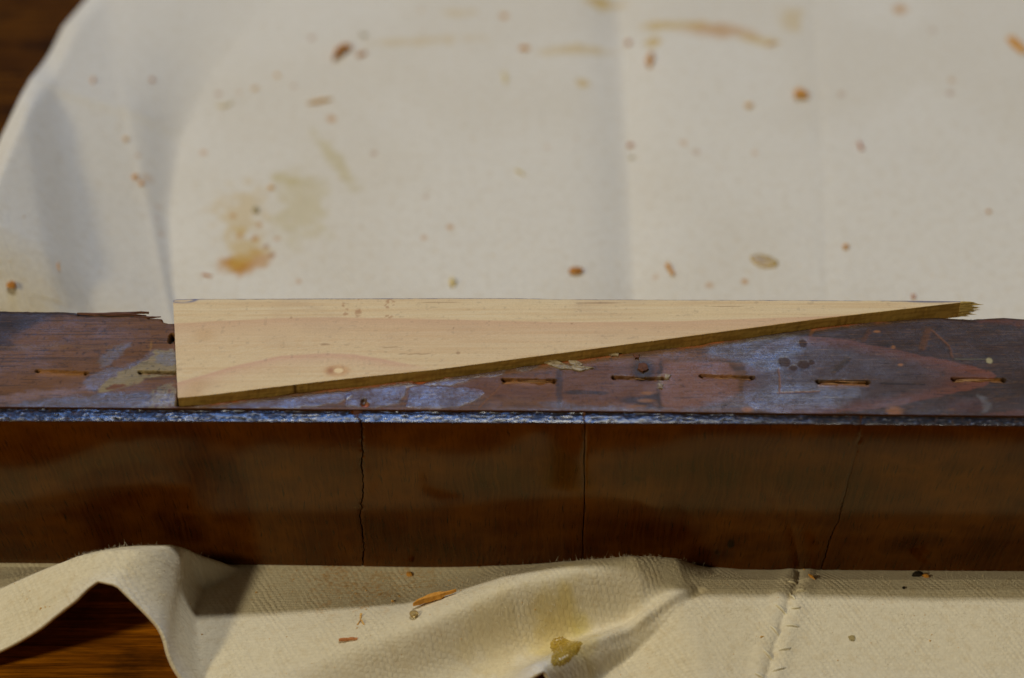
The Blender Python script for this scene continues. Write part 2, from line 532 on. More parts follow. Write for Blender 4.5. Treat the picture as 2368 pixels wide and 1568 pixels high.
def height(x, y):
    x = np.asarray(x, float); y = np.asarray(y, float)
    h = 0.9 * fbm(x * 0.018 + 3.1, y * 0.018 + 1.7, 3) * sstep(35, 80, y)
    h = h + 0.8 * (fbm(x * 0.05 + 9, y * 0.05, 3, 2) - 0.35) * sstep(-3, -16, y) * sstep(-50, -20, x)
    # --- in front of the rail
    fr = sstep(0, -4, y)
    t = arch(x, y)
    m = ridge(x, y, MOUND, MOUND_WL, MOUND_WR)
    lo = ridge(x, y, LOBE, [7, 7, 6, 5, 4.2, 3.4, 2.5], [5, 4.2, 3.0, 2.4, 2.0, 1.6, 1.2], True)
    k = 0.9
    f = np.log(np.exp(np.clip(t / k, 0, 60)) + np.exp(np.clip(m / k, 0, 60)) + np.exp(np.clip(lo / k, 0, 60)) - 2) * k
    # right sheet: low swells behind the shade line
    pil = np.interp(y, [-60, -48, -36, -26, -20, -15, -11, -7, -4, -2.5], [3.2, 4.6, 6.0, 7.2, 7.8, 7.6, 6.2, 3.2, 0.9, 0])
    pil = pil * sstep(19, 36, x + 0.30 * (y + 16))
    f = np.log(np.exp(f / 1.3) + np.exp(pil / 1.3) - 1) * 1.3
    f = f + np.minimum(lo, 5.5) * sstep(0.5, 4.0, pil) * 0.55
    dc = line_dist(x, y, CREASE)
    f = f - 1.0 * np.exp(-(dc / 0.9) ** 2)
    # seam: a pinched line with puckers on both sides
    d = line_dist(x, y, SEAM)
    f = f - 0.55 * np.exp(-(d / 0.42) ** 2) + 0.50 * np.exp(-((d - 2.2) / 1.6) ** 2) * (0.5 + fbm(x * 0.35, y * 0.35, 2, 5))
    h = h + f * fr
    # --- behind the rail
    bk = sstep(31, 80, y)
    Rx, Bx = r1_x(y), b1_x(y)
    w = np.maximum(Bx - Rx, 2.0)
    u = np.clip((Bx - x) / w, 0, 1)
    d = Rx - x
    sp = lambda q, e: 0.5 * (q + np.sqrt(q * q + e * e))                   # soft ramp
    b = np.minimum(8.0, 0.55 * w) * (u * u * (3 - 2 * u) * 0.6 + u * 0.4)
    b = b + 0.42 * (sp(d, 2.0) - sp(d - 18, 2.5)) + 1.45 * (sp(d - 19, 2.5) - sp(d - 27.5, 3.0)) + 0.66 * (sp(d - 29, 3) - sp(d - 45, 3))
    b = b * (0.78 + 0.22 * sstep(-1, 6, x - arc_x(y)))
    c = x - cr_x(y)
    b = b + 3.0 * np.where(c < 0, 1 - np.exp(-(np.abs(c) / 8.0) ** 1.6), 1 - np.exp(-(np.abs(c) / 9.0) ** 1.2)) - 3.0
    c2 = x - cr2_x(y)
    b = b - 0.22 * np.exp(-np.abs(c2 / 2.5) ** 1.5) * (0.5 + fbm(x * 0.2, y * 0.2, 3, 6))
    b = b + 3.0
    h = h + b * bk
    return h


def drop(px, py):
    """where a survey point lies on the cloth"""
    z = 0.0
    for _ in range(25):
        p = at(px, py, z)
        z = 0.5 * z + 0.5 * float(height(p[0], p[1]))
    p = at(px, py, z)
    return np.array([p[0], p[1], z])


# outline of the sheet
hem_y = curve([(-260, -34), (-125, -33), (-112, -30.5), (-100, -28.5), (-92, -26), (-87.5, -23.0), (-83.5, -24.5), (-79, -29), (-74, -34), (-68, -39),
               (-60, -43), (-40, -46), (-5, -44), (3, -41.5), (7, -40.3), (11, -42), (20, -48), (60, -52), (240, -50)])
nu, nv = 900, 760
sv = np.linspace(0, 1, nv)
su = np.linspace(0, 1, nu)
# rows closer together in front of the rail
vrow = np.interp(sv, [0, 0.34, 0.40, 1.0], [0, 0.135, 0.21, 1.0])
U0 = -230 + 470 * su
V0 = np.zeros((nv, nu)); X0 = np.zeros((nv, nu))
vmax = 265.0
for it in range(2):
    for j in range(nv):
        yr = V0[j] if it else np.full(nu, -50 + vrow[j] * (vmax + 50))
        left = arc_x(yr)
        X0[j] = left + (240 - left) * su
    lo_y = hem_y(X0[0])
    V0 = lo_y[None, :] + vrow[:, None] * (vmax - lo_y[None, :])
ZZ = height(X0, V0)
# hem pulled under itself a little on the steep right flank of the arch
XX = X0 + 0.0
steep = np.exp(-((X0 + 76) / 6) ** 2) * sstep(6, 16, ZZ) * sstep(-2, -8, V0)
XX = XX + 3.2 * steep
# outer edge of the sheet drops onto the table
ed = X0 - arc_x(V0)
ZZ = ZZ - 0.0
flat = np.stack([X0, V0], -1)

# colour of the sheet: bleached canvas with stains
cbase = s2l(232, 225, 207)
cc = np.broadcast_to(cbase, X0.shape + (3,)).copy()
tone = fbm(X0 * 0.02, V0 * 0.02, 3, 8)
cc = mixc(cc, s2l(214, 202, 176), sstep(0.45, 0.7, tone) * 0.25)


def stain(px, py, rx, ry, col, amt, rot=0.0, rag=0.5, seed=1, speck=False):
    global cc
    c = drop(px, py)
    sx = 8.8 if py < 1000 else 10.2; kx = rx / sx; ky = ry / sx / 0.68
    dx, dy = X0 - c[0], V0 - c[1]
    ca, sa = math.cos(rot), math.sin(rot)
    a = (dx * ca + dy * sa) / kx; b = (-dx * sa + dy * ca) / ky
    r = np.hypot(a, b) + rag * (fbm(X0 * 0.35 / max(0.6, min(kx, 4) * 0.25), V0 * 0.35 / max(0.6, min(kx, 4) * 0.25), 3, seed) - 0.5) * 2
    m = sstep(1.25, 0.35, r) * amt
    if speck:
        m = m * sstep(0.48, 0.66, fbm(X0 * 1.9, V0 * 1.9, 2, seed + 3))
    cc = mixc(cc, col, m)


OCH = s2l(198, 136, 36); YEL = s2l(210, 174, 84); OLV = s2l(202, 184, 118); BRN = s2l(170, 112, 44)
stain(548, 612, 42, 26, OCH, 0.95, 0, 0.4, 3)
stain(592, 600, 45, 22, OCH, 0.65, 0.2, 0.6, 4)
stain(560, 570, 48, 40, YEL, 0.55, 0, 0.9, 5)
stain(560, 490, 66, 56, YEL, 0.40, 0, 0.9, 6)
stain(700, 480, 66, 90, OLV, 0.42, 0, 0.7, 7)
stain(670, 415, 50, 16, OLV, 0.6, -0.3, 0.6, 8)
stain(775, 370, 20, 90, OLV, 0.5, 0.5, 0.6, 9)
stain(1665, 72, 95, 24, OCH, 0.60, -0.15, 0.5, 10)
stain(1560, 58, 95, 16, YEL, 0.65, 0.0, 0.6, 11)
stain(1750, 92, 60, 14, YEL, 0.55, -0.35, 0.5, 12)
stain(1510, 97, 30, 14, YEL, 0.75, 0.3, 0.5, 13)
stain(1390, 8, 60, 22, YEL, 0.75, 0, 0.6, 14)
stain(1340, 115, 110, 16, YEL, 0.5, 0.15, 0.6, 15)
stain(980, 95, 160, 14, YEL, 0.32, 0.05, 0.8, 16)
stain(1830, 40, 40, 40, YEL, 0.4, 0, 0.8, 17)
stain(1060, 30, 50, 14, YEL, 0.35, 0, 0.6, 18)
stain(1348, 193, 20, 12, YEL, 0.7, 0, 0.4, 19)
for i, (a, b, r, m) in enumerate([(720, 88, 10, .8), (767, 275, 12, .7), (1040, 525, 10, .7), (865, 355, 8, .6), (980, 550, 8, .5), (1165, 38, 11, .9),
                       (1610, 352, 9, .5), (1640, 660, 10, .5), (1722, 650, 9, .8), (1945, 218, 10, .5), (2080, 22, 20, .7), (2200, 187, 9, .6),
                       (2195, 215, 9, .7), (470, 353, 10, .7), (553, 215, 8, .5), (505, 218, 8, .7), (320, 360, 6, .6), (1745, 355, 9, .5),
                       (680, 200, 7, .6), (1580, 330, 9, .5), (690, 650, 8, .5), (2155, 70, 8, .5), (1515, 640, 8, .4), (340, 412, 14, .3),
                       (365, 505, 8, .25), (372, 540, 9, .3), (366, 480, 8, .25), (985, 455, 7, .4), (1265, 340, 7, .4), (590, 552, 9, .8),
                       (615, 572, 8, .8), (555, 545, 9, .7), (640, 552, 7, .6), (627, 590, 9, .7), (540, 500, 9, .7), (600, 520, 8, .6)]):
    stain(a, b, r, r * 0.8, OCH if i % 3 else BRN, m, 0, 0.35, 30 + i)
# orange wood dust by the foot of the rail and under the glue drop
stain(830, 1365, 105, 55, s2l(206, 156, 84), 0.5, 0.2, 1.1, 80, True)
stain(760, 1345, 80, 30, s2l(204, 150, 80), 0.45, 0.0, 1.1, 81, True)
stain(930, 1350, 90, 40, s2l(206, 164, 96), 0.45, 0.0, 1.2, 82, True)
stain(1300, 1490, 75, 80, s2l(224, 206, 140), 0.75, 0.0, 0.5, 83)
stain(1340, 1450, 28, 14, s2l(214, 200, 120), 0.6, 0.3, 0.4, 84)
stain(1150, 1480, 90, 50, s2l(222, 204, 150), 0.35, 0.4, 0.8, 85)

cloth = thing("drop_cloth", "creased off-white cotton drop cloth stained with ochre spots, spread under the old rail", "drop cloth", (0, 0, 0))
vt = np.stack([XX, V0, ZZ], -1).reshape(-1, 3)
sheet_me = mesh_np("sheet", vt, grid_faces(nv, nu), True, {"col": cc.reshape(-1, 3)}, flat.reshape(-1, 2))
sheet = link("sheet", sheet_me, M_CLOTH, cloth)
md = sheet.modifiers.new("thickness", 'SOLIDIFY')
md.thickness = 0.9 * MM
md.offset = -1.0

# stitches along the seam
M_STITCH = N("linen_thread").set(**{'Base Color': s2l(230, 224, 205), 'Roughness': 0.75, 'Specular IOR Level': 0.25})


def tube(pts, rad, sides=7, closed_ends=True):
    pts = np.asarray(pts, float); n = len(pts)
    tang = np.gradient(pts, axis=0); tang /= np.linalg.norm(tang, axis=1)[:, None] + 1e-12
    ref = np.array([0.0, 0.0, 1.0])
    vs = []; rad = np.broadcast_to(rad, (n,)) if np.ndim(rad) < 2 else rad
    for i in range(n):
        a = np.cross(tang[i], ref)
        if np.linalg.norm(a) < 1e-3:
            a = np.cross(tang[i], [1.0, 0, 0])
        a /= np.linalg.norm(a); b = np.cross(a, tang[i])
        for j in range(sides):
            q = 2 * math.pi * j / sides
            vs.append(pts[i] + rad[i] * (math.cos(q) * a + math.sin(q) * b))
    fs = []
    for i in range(n - 1):
        for j in range(sides):
            k = (j + 1) % sides
            fs.append((i * sides + j, i * sides + k, (i + 1) * sides + k, (i + 1) * sides + j))
    return np.array(vs), np.array(fs)


def zoomV(a, b):
    return ((2700 + a * .5895) / 1.7304, (2100 + b * .5895) / 1.7304)


for a, b in [((768, 384), (822, 402)), ((778, 455), (818, 512)), ((678, 538), (764, 604)), ((648, 683), (704, 756)), ((598, 848), (668, 918)),
             ((538, 1005), (605, 1040)), ((822, 448), (884, 438)), ((788, 568), (852, 563)), ((750, 684), (842, 692)), ((702, 852), (788, 838)),
             ((660, 994), (752, 968)), ((640, 1090), (560, 1075))]:
    p0, p1 = drop(*zoomV(*a)), drop(*zoomV(*b))
    ts = np.linspace(0, 1, 9)
    pts = [p0 + (p1 - p0) * t for t in ts]
    pts = [(p[0], p[1], float(height(p[0], p[1])) + -0.06 + 0.26 * math.sin(math.pi * t) ** 0.6) for p, t in zip(pts, ts)]
    v, f = tube(pts, 0.30 * (0.35 + 0.65 * np.sin(np.pi * ts) ** 0.5))
    link("stitch", mesh_np("stitch", v, f), M_STITCH, cloth)

# loose nap on the sheet, thickest on the folds
nf = 34000
idx = RNG.integers(0, nv, nf * 8), RNG.integers(0, nu, nf * 8)
px, py, pz = XX[idx], V0[idx], ZZ[idx]
keep = (py < -2.0) & (np.abs(px) < 130) & (RNG.random(len(px)) < np.clip(0.03 + pz / 11.0, 0, 1) * sstep(0.32, 0.66, fbm(px * 0.22, py * 0.22, 3, 77)))
px, py, pz = px[keep][:nf], py[keep][:nf], pz[keep][:nf]
e = 0.4
nx = -(height(px + e, py) - height(px - e, py)) / (2 * e); ny = -(height(px, py + e) - height(px, py - e)) / (2 * e)
nn = np.stack([nx, ny, np.ones_like(nx)], -1); nn /= np.linalg.norm(nn, axis=1)[:, None]
n_ = len(px)
base = np.stack([px, py, pz - 0.05], -1)
rd = RNG.normal(size=(n_, 3))
d1 = nn * 0.6 + 0.75 * rd; d1 /= np.linalg.norm(d1, axis=1)[:, None]
d2 = d1 + 0.6 * RNG.normal(size=(n_, 3)); d2 /= np.linalg.norm(d2, axis=1)[:, None]
ln = (0.22 + RNG.gamma(1.6, 0.24, n_))[:, None]
mid = base + d1 * ln * 0.55; tip = mid + d2 * ln * 0.55
sd_ = np.cross(d1, RNG.normal(size=(n_, 3))); sd_ /= np.linalg.norm(sd_, axis=1)[:, None]; sd_ *= 0.019
ot = np.cross(d1, sd_); ot = ot / np.linalg.norm(ot, axis=1)[:, None] * 0.019
fv = np.stack([base + sd_, base - sd_ + ot, base - ot, mid + sd_, mid - sd_ + ot, mid - ot, tip], 1).reshape(-1, 3)
o7 = np.arange(n_)[:, None] * 7
tri = []
for a, b in ((0, 1), (1, 2), (2, 0)):
    tri += [o7 + np.array([[a, b, b + 3]]), o7 + np.array([[a, b + 3, a + 3]]), o7 + np.array([[a + 3, b + 3, 6]])]
fz = link("nap_fibres", mesh_np("nap_fibres", fv, np.concatenate(tri, 0), False), M_FIBRE, cloth)
fz['kind'] = 'stuff'

# ------------------------------------------------------------------ the old rail
XL, XR = -175.0, 175.0


def edge_curve(pts, zoff=0.0):
    """survey points on the rail's top -> y as a function of x"""
    w = []
    for a, b in pts:
        z = 46.0
        for _ in range(4):
            p = at(a, b, z); z = float(HX(p[0])) + zoff
        w.append(p[:2])
    w = np.array(w)
    return w


def ext(w):
    w = np.asarray(w)
    return np.vstack([[XL - 20, w[0, 1]], w, [XR + 20, w[-1, 1] + (w[-1, 1] - w[-2, 1]) * 0.2]])


FRONT = ext(edge_curve([(0, 972), (600, 974.5), (1350, 978), (1900, 980), (2367, 984)]))
GLUE = ext(edge_curve([(0, 941), (420, 944), (820, 947), (1350, 950), (1750, 955), (2367, 962)]))
BACK = ext(edge_curve([(0, 715), (60, 716), (150, 716.5), (175, 719), (182, 722), (250, 723), (300, 724), (338, 724), (343, 731), (374, 733),
                       (379, 741), (420, 742), (900, 742), (1500, 738), (2050, 734), (2170, 729), (2250, 734), (2285, 731), (2320, 730), (2367, 733)]))
yF = curve(FRONT); yG = curve(GLUE); yB = curve(BACK)
BASE = ext(ats([(0, 1302), (600, 1307), (1350, 1318), (2367, 1333)], 0))
yBase = curve(BASE)

rail = thing("antique_rail", "old dark wooden furniture rail with cracked varnished veneer front and worn, staple-scarred top", "wooden rail", (0, 15, 0))
RO = np.array([0, 15, 0])


def vp(pts, dz=0.0):
    return edge_curve(pts, dz)


def z1(a, b):  # survey of the left third
    return (a * .5912 / 1.7304, (1100 + b * .5914) / 1.7304)


def z2(a, b):
    return ((1300 + a * .5912) / 1.7304, (1100 + b * .5914) / 1.7304)


def z3(a, b):
    return ((2700 + a * .5895) / 1.7304, (1100 + b * .5893) / 1.7304)


# --- core: the softwood with its worn top
nx_, ny_ = 1560, 150
xs = np.linspace(XL, XR, nx_)
tt = np.linspace(0, 1, ny_)
ragged = 0.25 * (fbm(xs * 0.9, xs * 0 + 3, 3) - 0.5) + 0.12 * (fbm(xs * 3, xs * 0 + 8, 2) - 0.5)
GX = np.broadcast_to(xs, (ny_, nx_))
GY = yG(xs)[None, :] + 0.06 + tt[:, None] * ((yB(xs) + ragged) - yG(xs) - 0.06)[None, :]
hz = np.zeros_like(GX)
# streaky grain coordinates
gr = fbm(GX * 0.05, GY * 2.2, 4, 1); gr2 = fbm(GX * 0.18, GY * 5.0, 3, 2); blot = fbm(GX * 0.07, GY * 0.12, 4, 3); spk = fbm(GX * 1.4, GY * 1.4, 3, 4)
wx = (fbm(GX * 0.5, GY * 0.8, 3, 5) - 0.5) * 2.2; wy = (fbm(GX * 0.5, GY * 0.8, 3, 6) - 0.5) * 1.6
PX, PY = GX + wx, GY + wy
c = np.broadcast_to(s2l(134, 86, 44), GX.shape + (3,)).copy()
film = 0.20 + 0.5 * (blot - 0.5)


def rounded(pts, n=2):
    p = np.asarray(pts, float)
    for _ in range(n):
        q = np.roll(p, -1, 0)
        p = np.stack([0.75 * p + 0.25 * q, 0.25 * p + 0.75 * q], 1).reshape(-1, 2)
    return p


def region(pts, soft=0.8, warp=1.0):
    return sstep(-soft, soft, poly_sd(GX + wx * warp, GY + wy * warp, rounded(vp(pts), 1)))


def spot(px, py, rx, ry, soft=0.5):
    q = vp([(px, py)])[0]
    r = np.hypot((GX - q[0]) / (rx / 10.9), (GY - q[1]) / (ry / 7.7))
    return sstep(1 + soft, 1 - soft, r + 0.25 * (spk - 0.5))


# broad tone: left warm brown, right dark purple brown
c = mixc(c, s2l(72, 48, 38), sstep(38, 66, GX + 14 * (blot - 0.5)))
c = mixc(c, s2l(66, 48, 34), sstep(0.46, 0.70, gr) * 0.65)
c = mixc(c, s2l(150, 98, 56), sstep(0.55, 0.75, gr2) * 0.35)
# left third
c = mixc(c, s2l(34, 32, 36), region([(-300, 700), (60, 712), (200, 722), (110, 735), (40, 780), (0, 810), (-300, 840)], 2.0) * 0.75)
c = mixc(c, s2l(44, 34, 30), region([z1(400, 232), z1(520, 245), z1(560, 268), z1(780, 262), z1(1000, 262), z1(1060, 290), z1(700, 275), z1(540, 280)], 0.4) * 0.8)
c = mixc(c, s2l(146, 104, 60), region([z1(0, 480), z1(500, 470), z1(900, 490), z1(500, 500), z1(0, 510)], 0.6) * 0.45)
m = region([(-300, 905), z1(0, 825), z1(220, 780), z1(700, 760), z1(560, 800), z1(200, 835), z1(0, 880), (-300, 930)], 0.8)
c = mixc(c, s2l(146, 104, 92), m * 0.75); film = film + 0.25 * m
m = region([z1(0, 885), z1(250, 838), z1(700, 800), z1(1180, 790), z1(1180, 905), z1(0, 910)], 0.8)
c = mixc(c, s2l(92, 80, 78), m * 0.7); film = film + 0.45 * m
m = region([z1(640, 590), z1(760, 500), z1(880, 450), z1(860, 500), z1(760, 600), z1(700, 640)], 0.6)
c = mixc(c, s2l(112, 98, 92), m * 0.6); film = film + 0.3 * m
m = region([z1(560, 720), z1(640, 660), z1(900, 600), z1(1010, 520), z1(1050, 500), z1(1200, 500), z1(1200, 660), z1(900, 700), z1(720, 760), z1(600, 800)], 0.5)
c = mixc(c, s2l(108, 92, 86), m * 0.55); film = film + 0.35 * m
# dried filler: pale grey-tan
m = region([z1(1200, 500), z1(1040, 508), z1(1015, 560), z1(930, 605), z1(830, 650), z1(760, 700), z1(650, 795), z1(700, 810), z1(800, 770), z1(930, 735), z1(1010, 690), z1(1200, 690)], 0.35)
fill1 = m
c = mixc(c, s2l(168, 150, 124), m * 0.92); film = film * (1 - 0.7 * m)
m = region([z1(1030, 530), z1(1200, 505), z1(1200, 620), z1(1060, 610)], 0.5)
c = mixc(c, s2l(128, 116, 112), m * 0.8); film = film + 0.3 * m
m = region([z1(1000, 790), z1(1100, 740), z1(1200, 720), z1(1210, 900), z1(1040, 930), z1(800, 935), z1(900, 890), z1(1050, 850)], 0.6)
c = mixc(c, s2l(160, 144, 122), m * sstep(0.35, 0.6, spk) * 0.8)
m = region([z1(720, 765), z1(790, 740), z1(880, 742), z1(800, 770), z1(740, 782)], 0.25)
c = mixc(c, s2l(140, 86, 58), m)
c = mixc(c, s2l(168, 118, 46), region([z1(1012, 450), z1(1028, 450), z1(1024, 520), z1(1012, 520)], 0.2, 0.3) * 0.8)
# middle: rough glue film showing the sky
for poly in ([z2(555, 755), z2(900, 752), z2(1095, 772), z2(1050, 840), z2(940, 890), z2(560, 908), z2(550, 860)],
             [z2(130, 785), z2(270, 755), z2(500, 712), z2(800, 668), z2(1250, 628), z2(1200, 690), z2(1000, 690), z2(930, 745), z2(560, 750), z2(520, 830), z2(470, 890), z2(140, 912)],
             [z2(1250, 620), z2(1460, 590), z2(1420, 640), z2(1300, 660)],
             [z1(1210, 890), z1(1700, 850), z1(2368, 775), z1(2368, 860), z1(2000, 905), z1(1400, 905)]):
    m = region(poly, 0.14, 0.9)
    c = mixc(c, s2l(88, 58, 54), m * 0.8); film = film + 0.46 * m * (0.5 + spk)
    hz = hz + 0.10 * m
c = mixc(c, s2l(126, 74, 44), region([z2(930, 755), z2(1000, 690), z2(1250, 690), z2(1600, 640), z2(2200, 560), z2(2368, 600), z2(2368, 900), z2(1700, 870), z2(1300, 840), z2(1080, 830)], 1.4) * 0.75)
c = mixc(c, s2l(52, 44, 42), region([z2(1560, 620), z2(1612, 620), z2(1604, 900), z2(1566, 905)], 0.35, 0.25) * 0.62)
c = mixc(c, s2l(52, 44, 40), region([z2(2255, 585), z2(2290, 585), z2(2280, 905), z2(2245, 905)], 0.4, 0.3) * 0.75)
c = mixc(c, s2l(176, 154, 116), region([z2(2255, 660), z2(2345, 665), z2(2330, 715), z2(2275, 770), z2(2250, 760)], 0.3, 0.6) * 0.6)
for px_, py_, rx, ry in ((z2(1690, 795) + (26, 5)), (z2(1800, 795) + (20, 4)), (z2(1870, 800) + (16, 4)), (z2(2100, 850) + (34, 8)), (z2(2160, 885) + (26, 7)), (z2(2215, 825) + (20, 8))):
    c = mixc(c, s2l(42, 36, 34), spot(px_, py_, rx, ry) * 0.75)
c = mixc(c, s2l(176, 112, 46), (spot(*z2(2100, 895), 26, 5) + spot(*z2(2170, 850), 18, 4) + spot(*z2(2180, 800), 14, 4)) * 0.75)
m = region([z2(1700, 905), z2(1560, 905), z2(1420, 850), z2(1700, 880), z2(2100, 905), z2(2368, 890), z2(2368, 918), z2(1100, 918), z2(1300, 895)], 0.8)
c = mixc(c, s2l(86, 70, 70), m * 0.6); film = film + 0.4 * m
m = spot(*z2(2155, 640), 26, 26)
c = mixc(c, s2l(44, 38, 34), m * 0.85); hz = hz - 0.2 * m
# right: pointed oval figure, red at its tip, purple film inside
OVAL = [z3(760, 415), z3(1100, 420), z3(1400, 490), z3(1750, 560), z3(2000, 612), z3(2200, 680), z3(2100, 755), z3(1850, 815), z3(1500, 895), z3(1080, 945), z3(500, 945), z3(450, 760), z3(520, 520)]
sdO = poly_sd(GX + wx * 0.6, GY + wy * 0.6, rounded(vp(OVAL)))
ov = sstep(-0.25, 0.35, sdO)
c = mixc(c, s2l(84, 60, 56), ov * 0.85); film = film + 0.34 * ov * sstep(95, 40, GX)
rim = ov * sstep(4.2, 0.3, sdO) * sstep(40, 60, GX)
c = mixc(c, s2l(150, 74, 40), rim * 0.42)
c = mixc(c, s2l(150, 72, 36), ov * sstep(84, 100, GX) * 0.45)
m = region([z3(-100, 600), z3(100, 590), z3(340, 590), z3(390, 640), z3(440, 760), z3(430, 820), z3(250, 890), z3(0, 920), z3(-100, 900)], 0.5, 0.5)
c = mixc(c, s2l(150, 92, 70), m * 0.75); film = film + 0.15 * m
m = region([z3(200, 480), z3(560, 420), z3(900, 400), z3(860, 520), z3(700, 660), z3(560, 640), z3(400, 580), z3(200, 545)], 1.0)
c = mixc(c, s2l(82, 70, 74), m * 0.7); film = film + 0.45 * m
m = region([z3(600, 760), z3(1100, 700), z3(1300, 780), z3(1100, 940), z3(0, 940), z3(100, 900)], 1.4)
film = film + 0.42 * m; c = mixc(c, s2l(86, 72, 74), m * 0.45)
m = region([z3(2020, 800), z3(2110, 840), z3(2160, 890), z3(2120, 945), z3(2060, 940), z3(2100, 890)], 0.5)
c = mixc(c, s2l(96, 84, 80), m * 0.7); film = film + 0.3 * m
c = mixc(c, s2l(104, 52, 34), region([z3(1880, 850), z3(2080, 850), z3(2100, 920), z3(1900, 945), z3(1840, 900)], 1.2) * 0.5)
c = mixc(c, s2l(122, 62, 34), region([z3(2100, 950), z3(2400, 915), (2600, 930), (2600, 965), z3(2100, 962)], 0.6) * 0.7)
c = mixc(c, s2l(128, 66, 36), region([z3(2000, 285), z3(2400, 310), (2700, 745), (2700, 770), z3(2368, 345), z3(2100, 330)], 0.5) * 0.55)
# spots where the film has gone
for a, b, rx, ry in ((745, 590, 13, 9), (875, 608, 12, 8), (805, 630, 8, 5), (870, 465, 8, 8), (930, 590, 6, 5)):
    m = spot(*z3(a, b), rx * 1.15, ry * 1.15, 0.15)
    c = mixc(c, s2l(78, 52, 42), m * 0.85); film = film * (1 - 0.8 * m); hz = hz - 0.07 * m
# scratches
for a, b, w, colr in ((z3(1720, 370), z3(1675, 495), 1.1, (122, 74, 40)), (z3(1745, 375), z3(1860, 480), 0.35, (140, 84, 44)), (z3(1860, 480), z3(1880, 560), 0.35, (130, 78, 44)),
                      (z3(705, 640), z3(712, 790), 0.30, (156, 96, 44)), (z3(1180, 570), z3(1080, 660), 0.9, (74, 58, 52)), (z3(1400, 735), z3(1690, 745), 0.35, (46, 36, 34)),
                      (z3(1320, 380), z3(1280, 440), 0.8, (110, 66, 40)), (z2(1190, 750), z2(1040, 900), 0.22, (150, 92, 46)), (z3(1900, 572), z3(2120, 575), 0.28, (110, 104, 96)),
                      (z3(700, 800), z3(980, 790), 0.3, (150, 92, 48)), (z3(320, 890), z3(360, 880), 0.2, (40, 34, 30)), (z3(940, 370), z3(920, 410), 0.6, (128, 80, 44))):
    q = vp([a, b])
    d, _ = seg_dist(GX + 0.15 * wx, GY + 0.15 * wy, q[0], q[1])
    m = sstep(w, w * 0.35, d)
    c = mixc(c, s2l(*colr), m * 0.75); film = film * (1 - 0.5 * m); hz = hz - 0.05 * m
c = mixc(c, s2l(190, 178, 140), spot(*z3(2133, 583), 7, 7, 0.3) * 0.9)
for a, b, rx, ry in ((490, 915, 12, 5), (1490, 925, 18, 10), (1370, 385, 8, 3), (1480, 490, 5, 4), (1530, 610, 6, 3)):
    c = mixc(c, s2l(178, 110, 44), spot(*z3(a, b), rx, ry) * 0.85)
# pores and dirt everywhere
c = mixc(c, s2l(30, 24, 22), sstep(0.66, 0.78, gr2) * 0.5)
c = mixc(c, s2l(28, 24, 24), sstep(0.68, 0.78, spk) * 0.45)
c = mixc(c, s2l(150, 98, 48), sstep(0.70, 0.82, fbm(GX * 0.3, GY * 3.2, 4, 12)) * 0.4)
film = film * (0.35 + 0.9 * fbm(GX * 0.3, GY * 0.6, 3, 13)) * (0.55 + 0.9 * fbm(GX * 2.1, GY * 2.1, 2, 14))
grey_ = c.mean(-1, keepdims=True)
c = (c * 0.82 + grey_ * 0.18) * np.array([0.74, 0.70, 0.47])
hz = hz + 0.05 * (gr - 0.5) + 0.02 * (gr2 - 0.5) + 0.02 * (spk - 0.5)

# recess broken out under the new wedge
CUT_UP = [(411, 919), (440, 917), (471, 914), (683, 888.6), (809, 874), (1004, 854.4), (1264, 820), (1560, 781), (1901, 736), (2228, 698.7)]
CUT_LO = [(408, 936), (478, 932), (687, 903), (751, 895.5), (1004, 871.5), (1264, 837), (1560, 800), (1901, 753), (2040, 737), (2130, 728), (2248, 712)]
lo = vp(CUT_LO)
cut_y = curve(lo)
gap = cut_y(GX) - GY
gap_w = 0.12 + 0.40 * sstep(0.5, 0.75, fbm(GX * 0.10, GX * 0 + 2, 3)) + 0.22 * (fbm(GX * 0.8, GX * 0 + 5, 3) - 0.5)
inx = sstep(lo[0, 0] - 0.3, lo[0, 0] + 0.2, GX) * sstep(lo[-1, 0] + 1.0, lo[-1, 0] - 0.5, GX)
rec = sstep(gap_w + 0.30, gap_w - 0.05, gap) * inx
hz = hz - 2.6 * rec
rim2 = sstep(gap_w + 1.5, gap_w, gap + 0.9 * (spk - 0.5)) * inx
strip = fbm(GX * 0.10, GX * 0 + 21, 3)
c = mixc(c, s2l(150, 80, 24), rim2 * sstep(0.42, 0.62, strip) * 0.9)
c = mixc(c, s2l(44, 24, 10), rec)  # contact shadow under the wedge put into the recess colour
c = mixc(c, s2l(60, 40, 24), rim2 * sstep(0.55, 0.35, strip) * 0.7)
film = film * (1 - np.maximum(rec, rim2 * 0.8))
# torn strip of fresh wood beside the cut
m = region([z2(640, 690), z2(800, 668), z2(795, 700), z2(700, 715), z2(640, 745), z2(590, 715)], 0.3, 0.5)
c = mixc(c, s2l(150, 78, 34), m); hz = hz - 0.45 * m; film = film * (1 - m)
# broken back corner
m = region([z1(1070, 298), z1(1200, 300), z1(1200, 320), z1(1110, 318)], 0.2, 0.3)
c = mixc(c, s2l(160, 80, 26), m); hz = hz - 0.7 * m
ly = yB(GX) - GY
m = sstep(1.6, 0.2, ly + 1.6 * (fbm(GX * 0.10, GX * 0, 3, 17) - 0.4)) * sstep(-200, -90, GX)
hz = hz - 0.45 * m * (0.5 + gr); c = mixc(c, s2l(52, 36, 28), m * 0.55)

